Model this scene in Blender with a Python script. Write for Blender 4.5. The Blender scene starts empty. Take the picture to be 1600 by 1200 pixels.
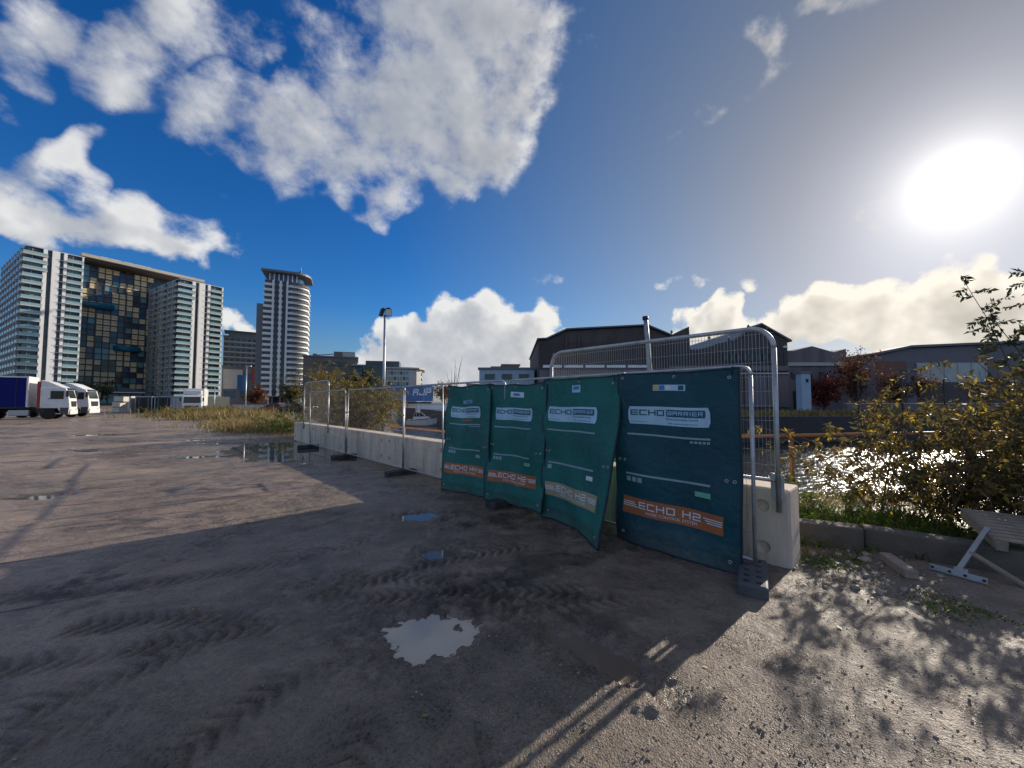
import bpy, bmesh, math, random
import numpy as np
from mathutils import Vector, Matrix
R = math.radians
scene = bpy.context.scene
COL = scene.collection

# ---------------------------------------------------------------- camera
cam_d = bpy.data.cameras.new('camera')
cam = bpy.data.objects.new('camera', cam_d); COL.objects.link(cam)
cam.location = (0, 0, 1.65)
cam.rotation_euler = (R(90 + 2.67), 0, 0)
cam_d.sensor_fit = 'HORIZONTAL'; cam_d.angle = 2 * math.atan(800 / 600)
cam_d.clip_start = 0.05; cam_d.clip_end = 6000
scene.camera = cam

# ---------------------------------------------------------------- exposure
scene.view_settings.view_transform = 'Standard'
scene.view_settings.look = 'None'
scene.view_settings.exposure = 0.0
scene.view_settings.gamma = 1.0
scene.view_settings.use_curve_mapping = False

# ---------------------------------------------------------------- sun and sky
SUN_AZ, SUN_EL = R(50.0), R(20.5)          # azimuth from +Y towards +X
SUN_DIR = Vector((math.sin(SUN_AZ) * math.cos(SUN_EL), math.cos(SUN_AZ) * math.cos(SUN_EL), math.sin(SUN_EL)))
sd = bpy.data.lights.new('sun', 'SUN'); sd.energy = 5.0; sd.angle = R(0.53); sd.color = (1.0, 0.90, 0.76)
sun = bpy.data.objects.new('sun', sd); COL.objects.link(sun)
sun.rotation_euler = (-SUN_DIR).to_track_quat('-Z', 'Y').to_euler()
sun.location = (30, 25, 30)

world = bpy.data.worlds.new('World'); scene.world = world; world.use_nodes = True
SKY_STRENGTH = 0.10
# cloud bodies: azimuth, elevation, half-sizes (degrees), tilt, weight
CLOUDS = [(-7.0,45.0,17,7.5,4,1), (-15.4,36.0,16.7,7.5,9,1), (-3.9,38.2,9.0,8.7,42,1), (-28.8,30.2,11.3,5.0,8,1), (-20.3,29.6,10,3.6,11,.9),
 (-9.7,31.1,7.7,3.3,11,.9), (-42.0,36.2,9.5,4.2,29,.85), (-50.5,34.2,6,3.0,35,.7), (-36.0,31.6,7.0,4.0,30,.85), (-47.6,24.6,5.0,2.3,76,.95),
 (-46.1,18.5,8.0,3.0,9,1), (-51.2,17.2,3.5,2.5,43,.9), (-42.0,18.0,5.5,1.9,12,.9), (-54.0,29.6,3.4,2.0,58,.75),
 (-5.8,12.1,6.7,4.4,2,1.2), (1.0,11.2,7.2,4.5,0,1.2), (-10.4,8.2,7.4,4.2,2,1.2), (-15.0,5.8,6.3,3.2,12,1.1), (-1.9,6.5,10.5,4.8,0,1.2),
 (-36.2,9.4,3.0,1.9,10,.8), (-32.6,8.2,3.2,2.0,-8,.85), (31.2,10.8,3.9,2.2,-9,1.1), (27.5,9.0,5.3,1.9,-5,1), (42.5,9.3,8.2,2.8,2,1.05),
 (51,8.9,6.0,3.2,3,1.05), (37.1,7.5,10.5,1.9,-6,1.1), (49,6.9,10,2.0,-7,1.1),
 (27.2,35.0,4.2,2.2,14,.40), (36.0,38.0,4.6,2.2,40,.42), (42.3,39.2,3.4,2.0,-3,.42), (43.9,20.8,4.0,1.3,-1,.44),
 (30.6,14.6,2.4,1.3,2,.42), (22.5,15.0,2.6,1.3,-7,.40), (-53,24,5,1.2,-20,.33), (4.8,17.7,2.0,1.2,0,.36),
 # the sky round about, outside the view
 (-90,28,26,12,10,1), (0,78,190,21,0,.95), (-140,34,30,14,-10,1), (165,28,32,14,0,1), (110,40,24,9,0,.9), (84,9,20,4.5,0,1.1)]


class NT:
    """small helper round a node tree"""
    def __init__(s, tree): s.t = tree; s.n = tree.nodes; s.l = tree.links
    def node(s, typ, **kw):
        n = s.n.new(typ)
        for k, v in kw.items(): setattr(n, k, v)
        return n
    def put(s, sock, v):
        if isinstance(v, bpy.types.NodeSocket): s.l.new(v, sock)
        elif v is not None: sock.default_value = v
    def math(s, op, a, b=None, c=None, clamp=False):
        n = s.node('ShaderNodeMath', operation=op, use_clamp=clamp)
        for i, v in enumerate((a, b, c)):
            if v is not None: s.put(n.inputs[i], v)
        return n.outputs[0]
    def vmath(s, op, a, b=None, scale=None):
        n = s.node('ShaderNodeVectorMath', operation=op)
        s.put(n.inputs[0], a)
        if b is not None: s.put(n.inputs[1], b)
        if scale is not None: s.put(n.inputs['Scale'], scale)
        return n.outputs['Value'] if op in ('LENGTH', 'DOT_PRODUCT', 'DISTANCE') else n.outputs['Vector']
    def maprange(s, v, a, b, c=0., d=1., mode='LINEAR'):
        n = s.node('ShaderNodeMapRange', interpolation_type=mode)
        for i, x in enumerate((v, a, b, c, d)): s.put(n.inputs[i], x)
        return n.outputs[0]
    def mix(s, f, a, b, blend='MIX'):
        n = s.node('ShaderNodeMix', data_type='RGBA', blend_type=blend)
        s.put(n.inputs[0], f); s.put(n.inputs[6], a if isinstance(a, bpy.types.NodeSocket) else (*a[:3], 1)); s.put(n.inputs[7], b if isinstance(b, bpy.types.NodeSocket) else (*b[:3], 1))
        return n.outputs[2]
    def noise(s, vec, scale, detail=4., rough=.55, dist=0., color=False):
        n = s.node('ShaderNodeTexNoise')
        s.put(n.inputs['Vector'], vec); n.inputs['Scale'].default_value = scale; n.inputs['Detail'].default_value = detail
        n.inputs['Roughness'].default_value = rough; n.inputs['Distortion'].default_value = dist
        return n.outputs['Color'] if color else n.outputs['Fac']
    def voronoi(s, vec, scale, feature='F1', out='Distance'):
        n = s.node('ShaderNodeTexVoronoi', feature=feature)
        s.put(n.inputs['Vector'], vec); n.inputs['Scale'].default_value = scale
        return n.outputs[out]


def cloud_group(full=True):
    g = bpy.data.node_groups.new('cloud_density', 'ShaderNodeTree')
    g.interface.new_socket('Direction', in_out='INPUT', socket_type='NodeSocketVector')
    g.interface.new_socket('Density', in_out='OUTPUT', socket_type='NodeSocketFloat')
    t = NT(g)
    gi = t.node('NodeGroupInput'); go = t.node('NodeGroupOutput')
    d = t.vmath('NORMALIZE', gi.outputs[0])
    w = t.vmath('SCALE', t.vmath('SUBTRACT', t.noise(d, 6.0, 2.0, .6, color=True), (.5, .5, .5)), scale=.26)
    dw = t.vmath('NORMALIZE', t.vmath('ADD', d, w))
    sx = t.node('ShaderNodeSeparateXYZ'); t.put(sx.inputs[0], dw)
    az = t.math('ARCTAN2', sx.outputs[0], sx.outputs[1]); el = t.math('ARCSINE', sx.outputs[2])
    total = None
    cx = t.node('ShaderNodeCombineXYZ'); t.put(cx.inputs[0], az); t.put(cx.inputs[1], el)
    for (a, e, rx, ry, rot, wt) in CLOUDS:
        if not full and (ry < 1.8 or abs(a) > 62): continue        # the light sample skips wisps and what is out of view
        a, e, rx, ry, rot = R(a), R(e), R(rx) * 1.30, R(ry) * 1.30, R(rot); c, s_ = math.cos(rot), math.sin(rot)
        if abs(rot) < R(13):
            n = t.node('ShaderNodeVectorMath', operation='MULTIPLY_ADD'); t.put(n.inputs[0], cx.outputs[0])
            n.inputs[1].default_value = (1 / rx, 1 / ry, 0); n.inputs[2].default_value = (-a / rx, -e / ry, 0)
            r2 = t.vmath('DOT_PRODUCT', n.outputs[0], n.outputs[0])
        else:
            u = t.vmath('DOT_PRODUCT', t.vmath('SUBTRACT', cx.outputs[0], (a, e, 0)), (c / rx, s_ / rx, 0))
            v = t.vmath('DOT_PRODUCT', t.vmath('SUBTRACT', cx.outputs[0], (a, e, 0)), (-s_ / ry, c / ry, 0))
            r2 = t.math('MULTIPLY_ADD', u, u, t.math('MULTIPLY', v, v))
        b = t.math('MULTIPLY_ADD', r2, -wt, wt)
        total = t.math('MAXIMUM', b, 0. if total is None else total)
    low = t.maprange(el, R(14), R(22), 1., 0.)
    f1 = t.noise(t.vmath('MULTIPLY', d, (1., 1., 1.35)), 8.0, 8.0 if full else 3.0, .61)
    f2 = t.noise(d, 21.0, 5.0 if full else 2.0, .60)
    amp = t.math('MULTIPLY_ADD', low, -1.0, 2.15)
    s = t.math('MULTIPLY_ADD', t.math('SUBTRACT', f1, .5), amp, total)
    s = t.math('MULTIPLY_ADD', t.math('SUBTRACT', f2, .5), t.math('MULTIPLY_ADD', low, 1.15, .28), s)
    s = t.math('MULTIPLY', t.math('SUBTRACT', s, .26), t.maprange(total, 0.02, .25, 0., 1.))
    t.put(go.inputs[0], s)
    return g


def build_world():
    t = NT(world.node_tree); t.n.clear()
    out = t.node('ShaderNodeOutputWorld'); bg = t.node('ShaderNodeBackground')
    t.l.new(bg.outputs[0], out.inputs[0]); bg.inputs[1].default_value = SKY_STRENGTH
    sky = t.node('ShaderNodeTexSky', sky_type='NISHITA')
    sky.sun_disc = False; sky.sun_elevation = SUN_EL; sky.sun_rotation = SUN_AZ
    sky.altitude = 20; sky.air_density = 1.0; sky.dust_density = 0.25; sky.ozone_density = 2.2
    geo = t.node('ShaderNodeNewGeometry')
    tc = t.node('ShaderNodeTexCoord')
    d = t.vmath('NORMALIZE', tc.outputs['Generated'])
    cosa = t.math('MINIMUM', t.vmath('DOT_PRODUCT', d, tuple(SUN_DIR)), 1.0)
    ang = t.math('ARCCOSINE', cosa)
    sz = t.node('ShaderNodeSeparateXYZ'); t.put(sz.inputs[0], d)
    hs = t.node('ShaderNodeHueSaturation'); hs.inputs['Value'].default_value = SKY_GAIN
    clear = t.math('MULTIPLY', t.maprange(ang, R(14), R(62)), t.maprange(sz.outputs[2], .0, .22, .25, 1.))
    t.put(hs.inputs['Saturation'], t.maprange(clear, 0., 1., .45, 1.38))
    t.l.new(sky.outputs[0], hs.inputs['Color'])
    base = t.mix(1.0, hs.outputs[0], t.mix(clear, (.60, .60, .66), SKY_TINT), 'MULTIPLY')
    # sunlight scattered forward by thin haze round the sun
    k = 1.0 / SKY_STRENGTH
    g1 = t.math('MULTIPLY', t.math('EXPONENT', t.math('DIVIDE', ang, -R(1.8))), 1.7 * k)
    g2 = t.math('MULTIPLY', t.math('EXPONENT', t.math('DIVIDE', ang, -R(3.9))), .52 * k)
    g3 = t.math('MULTIPLY', t.math('EXPONENT', t.math('DIVIDE', ang, -R(15))), .11 * k)
    glow = t.math('ADD', t.math('ADD', g1, g2), g3)
    gc = t.node('ShaderNodeCombineXYZ')
    t.put(gc.inputs[0], t.math('MULTIPLY', glow, 1.0)); t.put(gc.inputs[1], t.math('MULTIPLY', glow, .95)); t.put(gc.inputs[2], t.math('MULTIPLY', glow, .86))
    skyc = t.mix(1.0, base, gc.outputs[0], 'ADD')
    # clouds
    G = (cloud_group(True), cloud_group(False))
    def dens(v, q=0):
        n = t.node('ShaderNodeGroup'); n.node_tree = G[q]; t.put(n.inputs[0], v); return n.outputs[0]
    d0 = dens(d)
    toward = t.vmath('SUBTRACT', tuple(SUN_DIR + Vector((0, 0, .35))), d)
    d1 = dens(t.vmath('ADD', d, t.vmath('SCALE', toward, scale=.055)), 1)
    cover = t.maprange(d0, .0, t.maprange(sz.outputs[2], .22, .40, .36, .80), 0., 1., 'SMOOTHSTEP')
    thick = t.math('ADD', t.math('MULTIPLY', t.math('MAXIMUM', d1, 0.), 1.0), t.math('MULTIPLY', t.math('MAXIMUM', d0, 0.), .30))
    lowc = t.maprange(sz.outputs[2], .20, .32, -.85, -1.5)
    lit = t.maprange(t.math('EXPONENT', t.math('MULTIPLY', thick, lowc)), .18, .80, 0., 1.)
    near = t.maprange(ang, R(55), R(8), 0., 1.)
    c_dark = t.mix(near, (.38, .41, .47), (.48, .43, .37))
    c_lite = t.mix(near, (.84, .84, .83), (1.08, 1.0, .86))
    cc = t.vmath('SCALE', t.mix(lit, c_dark, c_lite), scale=k)
    veil = t.math('MULTIPLY', cover, t.maprange(ang, R(3.5), R(8), .0, .97))
    fin = t.mix(veil, skyc, cc)
    # below the horizon: a dull ground tone
    t.l.new(t.mix(t.maprange(sz.outputs[2], -.02, .0, 1., 0.), fin, (.10 * k, .10 * k, .10 * k)), bg.inputs[0])
SKY_GAIN = 0.88
SKY_TINT = (.60, .99, 1.40)
build_world()
try: world.cycles.sampling_method = 'NONE'
except Exception: pass
scene.cycles.max_bounces = 6; scene.cycles.transparent_max_bounces = 12; scene.cycles.diffuse_bounces = 3; scene.cycles.glossy_bounces = 3
scene.cycles.transmission_bounces = 3
scene.cycles.sample_clamp_indirect = 4.0; scene.cycles.blur_glossy = .5
scene.cycles.use_denoising = True

# ---------------------------------------------------------------- materials
MATS = {}
def principled(name):
    m = bpy.data.materials.new(name); m.use_nodes = True
    t = NT(m.node_tree); t.n.clear()
    o = t.node('ShaderNodeOutputMaterial'); b = t.node('ShaderNodeBsdfPrincipled'); t.l.new(b.outputs[0], o.inputs[0])
    MATS[name] = m
    return m, t, b
def mat(name, col, rough=.6, metal=0., var=.18, scale=3., fine=40., bump=.0, dirt=None, dirt_amt=.4, bscale=None, spec=.5, streak=False):
    m, t, b = principled(name)
    tc = t.node('ShaderNodeTexCoord'); v = tc.outputs['Object']
    if streak:
        mp = t.node('ShaderNodeMapping'); t.put(mp.inputs[0], v); mp.inputs['Scale'].default_value = (1, 1, .12); v2 = mp.outputs[0]
    else: v2 = v
    n1 = t.noise(v2, scale, 5., .6); n2 = t.noise(v, fine, 3., .6)
    f = t.math('ADD', t.math('MULTIPLY', n1, .65), t.math('MULTIPLY', n2, .35))
    f = t.maprange(f, .3, .7, 0., 1.)
    c = t.mix(f, [x * (1 - var) for x in col], [min(1, x * (1 + var)) for x in col])
    if dirt is not None:
        dm = t.maprange(t.noise(v2, scale * .7 + .31, 6., .65), .48, .70, 0., dirt_amt)
        c = t.mix(dm, c, dirt)
    t.l.new(c, b.inputs['Base Color'])
    t.put(b.inputs['Roughness'], t.maprange(n1, .25, .75, max(.02, rough - .1), min(1, rough + .1)))
    b.inputs['Metallic'].default_value = metal; b.inputs['Specular IOR Level'].default_value = spec
    if bump:
        bp = t.node('ShaderNodeBump'); bp.inputs['Strength'].default_value = bump; bp.inputs['Distance'].default_value = .01
        t.put(bp.inputs['Height'], t.noise(v, bscale or fine, 4., .65)); t.l.new(bp.outputs[0], b.inputs['Normal'])
    return m
def leafmat(name, cols, transl=.45, rough=.5):
    """leaf colours picked per leaf from a ramp by the point attribute 'tint'"""
    m, t, b = principled(name)
    at = t.node('ShaderNodeAttribute', attribute_name='tint')
    cr = t.node('ShaderNodeValToRGB'); el = cr.color_ramp.elements
    while len(el) < len(cols): el.new(.5)
    for i, (p, c) in enumerate(cols): el[i].position = p; el[i].color = (*c, 1)
    t.l.new(at.outputs['Fac'], cr.inputs[0]); t.l.new(cr.outputs[0], b.inputs['Base Color'])
    b.inputs['Roughness'].default_value = rough
    tr = t.node('ShaderNodeBsdfTranslucent'); t.l.new(cr.outputs[0], tr.inputs[0])
    mx = t.node('ShaderNodeMixShader'); mx.inputs[0].default_value = transl
    t.l.new(b.outputs[0], mx.inputs[1]); t.l.new(tr.outputs[0], mx.inputs[2])
    o = [n for n in t.n if n.type == 'OUTPUT_MATERIAL'][0]; t.l.new(mx.outputs[0], o.inputs[0])
    return m

mat('galv', (.47, .48, .49), .42, .65, .22, 6, 60, .15, (.20, .15, .11), .5)
mat('wire', (.09, .09, .095), .65, .2, .15, 8, 60)
mat('concrete', (.74, .60, .47), .82, 0, .20, 1.6, 50, .5, (.13, .11, .095), .75, 90, .3, True)
mat('concrete_old', (.13, .11, .09), .88, 0, .3, 3.0, 40, .7, (.07, .06, .05), .7, 60, .3)
mat('rubber', (.028, .027, .028), .75, 0, .35, 6, 60, .5, (.11, .09, .075), .6)
mat('plastic_grey', (.075, .078, .085), .6, 0, .3, 7, 50, .4, (.15, .12, .10), .5)
def cloth(name, col, dark):
    m, t, b = principled(name)
    v = t.node('ShaderNodeTexCoord').outputs['Object']; sp = t.node('ShaderNodeSeparateXYZ'); t.put(sp.inputs[0], v)
    n1 = t.noise(v, 1.5, 5., .6); n2 = t.noise(v, 9., 5., .65)
    c = t.mix(t.maprange(n1, .32, .68), dark, col)
    c = t.mix(t.math('MULTIPLY', t.maprange(n2, .52, .75), .30), c, [min(1, x * 1.5 + .012) for x in col])
    # mud splashed up from the yard
    edge = t.math('MULTIPLY_ADD', t.math('SUBTRACT', n2, .5), .55, sp.outputs[2])
    mudm = t.math('MULTIPLY', t.maprange(edge, .30, .03), t.maprange(t.noise(v, 38., 4., .7), .40, .66, .15, .8))
    c = t.mix(mudm, c, (.115, .085, .060))
    scuff = t.math('MULTIPLY', t.maprange(t.noise(t.vmath('MULTIPLY', v, (6., 6., 1.)), 4., 5., .7), .60, .74), .22)
    c = t.mix(scuff, c, (.16, .17, .16)); t.l.new(c, b.inputs['Base Color'])
    t.put(b.inputs['Roughness'], t.maprange(n2, .3, .7, .46, .66)); b.inputs['Specular IOR Level'].default_value = .4
    crease = t.node('ShaderNodeTexVoronoi', feature='DISTANCE_TO_EDGE'); crease.inputs['Scale'].default_value = 3.1
    t.put(crease.inputs['Vector'], t.vmath('ADD', v, t.vmath('SCALE', t.noise(v, 2.5, 3., color=True), scale=.35)))
    h = t.math('ADD', t.math('MULTIPLY', t.maprange(crease.outputs['Distance'], 0., .12), .30), t.math('MULTIPLY', t.noise(v, 5.5, 4., .6), 2.2))
    h = t.math('ADD', h, t.math('MULTIPLY', t.noise(v, 220., 2.), .05))
    bp = t.node('ShaderNodeBump'); bp.inputs['Strength'].default_value = .42; bp.inputs['Distance'].default_value = .02
    t.put(bp.inputs['Height'], h); t.l.new(bp.outputs[0], b.inputs['Normal'])
cloth('cloth', (.006, .150, .118), (.006, .085, .085))
cloth('cloth_blue', (.004, .066, .085), (.004, .042, .062))
mat('binding', (.007, .022, .035), .6, 0, .2, 5, 60)
mat('print_pale', (.42, .62, .74), .55, 0, .08, 3, 60, 0, (.25, .33, .38), .35)
mat('print_navy', (.010, .075, .125), .55, 0, .1, 3, 60)
mat('print_white', (.66, .70, .72), .55, 0, .1, 5, 60)
mat('print_stripe', (.27, .36, .40), .55, 0, .2, 4, 60)
mat('print_orange', (.40, .115, .035), .6, 0, .18, 4, 60, 0, (.16, .07, .035), .4)
mat('print_tan', (.36, .29, .17), .6, 0, .15, 4, 60, 0, (.18, .14, .09), .4)
mat('print_green', (.15, .42, .26), .55, 0, .1, 4, 60)
mat('print_yellow', (.65, .45, .08), .55, 0, .1, 4, 60)
mat('print_blue', (.05, .18, .55), .55, 0, .1, 4, 60)
mat('steel_grey', (.34, .35, .37), .5, .55, .2, 8, 60, .2, (.18, .12, .09), .35)
mat('orange_paint', (.58, .235, .065), .5, 0, .2, 4, 50, .15, (.22, .08, .04), .5)
mat('wood_old', (.30, .24, .18), .85, 0, .3, 6, 50, .5, (.10, .08, .06), .5)
mat('bark', (.085, .062, .045), .9, 0, .3, 9, 70, .5)
mat('twig', (.16, .11, .075), .85, 0, .3, 9, 70)
mat('stone_bits', (.30, .25, .20), .55, 0, .45, 5, 60, .3)
mat('white_paint', (.80, .80, .78), .32, 0, .06, 2, 30, 0, (.45, .42, .38), .25)
mat('navy_curtain', (.008, .014, .15), .7, 0, .15, 1.5, 30, 0, (.01, .012, .08), .4, None, .15)
mat('red_paint', (.40, .035, .025), .45, 0, .15, 2, 30)
mat('black_plastic', (.02, .02, .022), .55, 0, .3, 4, 40)
mat('tyre', (.018, .018, .019), .8, 0, .25, 5, 60, .3)
mat('alloy', (.45, .45, .46), .4, .8, .15, 5, 40)
mat('lamp_glass', (.75, .75, .72), .15, 0, .05)
mat('screen_glass', (.018, .025, .03), .06, 0, .2, 2, 20)
mat('facade_white', (.91, .90, .88), .55, 0, .06, .3, 4, 0, (.55, .56, .56), .3, None, .5, True)
mat('facade_slab', (.62, .64, .63), .6, 0, .10, .4, 4)
mat('facade_fin', (.48, .50, .52), .5, .1, .12, .3, 3)
mat('facade_dark', (.07, .085, .095), .35, 0, .25, .4, 3)
mat('glass_teal', (.16, .31, .33), .12, 0, .35, .35, 3)
mat('glass_balustrade', (.30, .45, .46), .12, 0, .2, .25, 3)
mat('glass_blue', (.05, .10, .18), .10, 0, .5, .30, 3)
mat('glass_dark', (.060, .070, .078), .10, 0, .5, .30, 3)
mat('panel_beige', (.82, .66, .40), .6, 0, .12, .5, 4)
mat('roof_beige', (.50, .45, .37), .7, 0, .10, .2, 4)
mat('brown_metal', (.10, .07, .055), .6, 0, .2, .4, 4)
mat('walkway_blue', (.02, .17, .26), .2, 0, .3, .4, 4)
mat('tower_white', (.76, .76, .74), .6, 0, .1, .3, 4)
mat('tower_grey', (.16, .17, .18), .55, 0, .15, .3, 4)
mat('office_brown', (.17, .145, .125), .7, 0, .15, .3, 4)
mat('office_pale', (.46, .45, .42), .6, 0, .12, .3, 4)
mat('hall_clad', (.105, .085, .08), .75, 0, .3, .35, 5, .3, (.06, .05, .048), .6, 9, .3, True)
mat('hall_wall', (.20, .17, .17), .8, 0, .22, .4, 5, .3, (.06, .05, .05), .5, 9, .3, True)
mat('brick_far', (.22, .10, .07), .85, 0, .25, 1.2, 12, .2)
mat('mauve_clad', (.17, .15, .17), .7, 0, .15, .3, 4)
mat('pale_cabinet', (.36, .46, .56), .55, 0, .12, 1, 10)
mat('container_blue', (.025, .15, .42), .5, 0, .12, .6, 8)
mat('container_dark', (.020, .024, .024), .7, 0, .3, .8, 8)
mat('container_cream', (.60, .54, .45), .65, 0, .15, .8, 8, 0, (.32, .18, .12), .35)
mat('quay_wall', (.055, .05, .052), .8, 0, .3, .5, 5, .5)
mat('car_black', (.012, .013, .016), .2, 0, .2)
mat('car_red', (.22, .012, .014), .25, 0, .15)
leafmat('leaf_shrub', [(0., (.055, .055, .022)), (.40, (.115, .10, .036)), (.70, (.19, .13, .05)), (.88, (.36, .23, .04)), (1., (.60, .44, .04))], .55)
leafmat('leaf_yellow', [(0., (.10, .085, .020)), (.4, (.20, .165, .035)), (.8, (.30, .23, .05)), (1., (.20, .10, .03))], .45)
leafmat('leaf_gold', [(0., (.16, .12, .04)), (.5, (.33, .24, .085)), (1., (.46, .36, .16))], .4)
leafmat('leaf_green', [(0., (.05, .085, .015)), (.5, (.12, .19, .03)), (.85, (.20, .26, .04)), (1., (.26, .19, .06))], .55)
leafmat('leaf_rust', [(0., (.09, .035, .018)), (.5, (.17, .065, .028)), (1., (.24, .11, .04))], .4)
leafmat('leaf_red', [(0., (.10, .015, .012)), (.6, (.19, .03, .02)), (1., (.25, .07, .03))], .4)
leafmat('leaf_dark', [(0., (.018, .03, .012)), (.6, (.04, .055, .018)), (1., (.08, .08, .03))], .35)
leafmat('leaf_fallen', [(0., (.10, .06, .03)), (.5, (.30, .17, .04)), (1., (.45, .33, .06))], .2)
mat('window_pale', (.42, .43, .41), .2, 0, .2, .5, 4)
mat('wire_sunlit', (.38, .38, .39), .45, .5, .15, 8, 60)  # paler copy of the wire, sun on its edges put into the colour
# ---------------------------------------------------------------- mesh helpers
class MB:
    def __init__(s): s.v = []; s.f = []
    def add(s, vs, fs):
        o = len(s.v); s.v += [tuple(x) for x in vs]; s.f += [tuple(i + o for i in f) for f in fs]; return s
    def box(s, c, d, rz=0., rx=0., ry=0.):
        hx, hy, hz = d[0] / 2, d[1] / 2, d[2] / 2
        M = Matrix.Translation(c) @ Matrix.Rotation(rz, 4, 'Z') @ Matrix.Rotation(ry, 4, 'Y') @ Matrix.Rotation(rx, 4, 'X')
        vs = [M @ Vector((x, y, z)) for z in (-hz, hz) for y in (-hy, hy) for x in (-hx, hx)]
        return s.add(vs, [(0, 2, 3, 1), (4, 5, 7, 6), (0, 1, 5, 4), (2, 6, 7, 3), (0, 4, 6, 2), (1, 3, 7, 5)])
    def prism(s, poly, z0, z1):
        n = len(poly)
        a = sum(poly[i][0] * poly[(i + 1) % n][1] - poly[(i + 1) % n][0] * poly[i][1] for i in range(n))
        if a < 0: poly = poly[::-1]
        vs = [(x, y, z0) for x, y in poly] + [(x, y, z1) for x, y in poly]
        return s.add(vs, [tuple(range(n - 1, -1, -1)), tuple(range(n, 2 * n))] + [(i, (i + 1) % n, n + (i + 1) % n, n + i) for i in range(n)])
    def extrude_y(s, poly, y0, y1):
        """outline in x,z pushed along y"""
        n = len(poly)
        vs = [(x, y0, z) for x, z in poly] + [(x, y1, z) for x, z in poly]
        return s.add(vs, [tuple(range(n)), tuple(range(2 * n - 1, n - 1, -1))] + [(i, n + i, n + (i + 1) % n, (i + 1) % n) for i in range(n)])
    def tube(s, path, r, n=8, cap=True):
        P = [Vector(p) for p in path]; m = len(P)
        rr = r if isinstance(r, (list, tuple)) else [r] * m
        rings = []; up = None
        for i in range(m):
            t = (P[min(i + 1, m - 1)] - P[max(i - 1, 0)]).normalized()
            if up is None: up = Vector((0, 0, 1)) if abs(t.z) < .9 else Vector((1, 0, 0))
            a = t.cross(up)
            if a.length < 1e-4: a = t.cross(Vector((0, 1, 0)))
            a.normalize(); b = a.cross(t).normalized(); up = b
            rings.append([P[i] + (a * math.cos(2 * math.pi * k / n) + b * math.sin(2 * math.pi * k / n)) * rr[i] for k in range(n)])
        vs = [v for ring in rings for v in ring]; fs = []
        for i in range(m - 1):
            for k in range(n): fs.append((i * n + k, (i + 1) * n + k, (i + 1) * n + (k + 1) % n, i * n + (k + 1) % n))
        if cap: fs += [tuple(range(n)), tuple(range((m - 1) * n + n - 1, (m - 1) * n - 1, -1))]
        return s.add(vs, fs)
    def lathe(s, prof, n=24, axis='Y', c=(0, 0, 0)):
        """profile (radius, along) turned about an axis through c"""
        vs = []
        for r, h in prof:
            for k in range(n):
                a = 2 * math.pi * k / n; u, w = r * math.cos(a), r * math.sin(a)
                vs.append((c[0] + u, c[1] + h, c[2] + w) if axis == 'Y' else (c[0] + u, c[1] + w, c[2] + h) if axis == 'Z' else (c[0] + h, c[1] + u, c[2] + w))
        m = len(prof); fs = [(i * n + k, i * n + (k + 1) % n, (i + 1) * n + (k + 1) % n, (i + 1) * n + k) for i in range(m - 1) for k in range(n)]
        fs += [tuple(range(n)), tuple(range((m - 1) * n, m * n))]
        return s.add(vs, fs)
    def mesh(s, name, smooth=False, bevel=0., seg=2):
        me = bpy.data.meshes.new(name); me.from_pydata(s.v, [], s.f)
        bm = bmesh.new(); bm.from_mesh(me)
        bmesh.ops.recalc_face_normals(bm, faces=bm.faces)
        if bevel:
            es = [e for e in bm.edges if len(e.link_faces) == 2 and e.calc_face_angle(0) > .5]
            bmesh.ops.bevel(bm, geom=es, offset=bevel, segments=seg, affect='EDGES', profile=.5)
        bm.to_mesh(me); bm.free()
        if smooth: me.polygons.foreach_set('use_smooth', [True] * len(me.polygons))
        return me
    def build(s, name, m, parent=None, smooth=False, bevel=0., seg=2, loc=(0, 0, 0), rz=0.):
        return obj(name, s.mesh(name, smooth, bevel, seg), m, parent, loc, rz)

def obj(name, me, m, parent=None, loc=(0, 0, 0), rz=0.):
    o = bpy.data.objects.new(name, me); COL.objects.link(o)
    if m is not None and not me.materials: me.materials.append(MATS[m] if isinstance(m, str) else m)
    o.location = loc; o.rotation_euler = (0, 0, rz)
    if parent is not None: o.parent = parent
    return o
def tag(o, label=None, cat=None, group=None, kind=None):
    for k, v in (('label', label), ('category', cat), ('group', group), ('kind', kind)):
        if v: o[k] = v
    return o
def thing(name, label, cat, loc=(0, 0, 0), rz=0., group=None):
    o = bpy.data.objects.new(name, None); COL.objects.link(o); o.empty_display_size = .2
    o.location = loc; o.rotation_euler = (0, 0, rz)
    return tag(o, label, cat, group)
BOXC = {}
def bxo(name, m, parent, c, d, rz=0., bevel=0.):
    """a box part; alike boxes share their mesh"""
    key = (m, tuple(round(x, 3) for x in d), bevel)
    if key not in BOXC:
        BOXC[key] = MB().box((0, 0, 0), d).mesh(name, False, bevel); BOXC[key].materials.append(MATS[m])
    return obj(name, BOXC[key], None, parent, c, rz)
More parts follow.
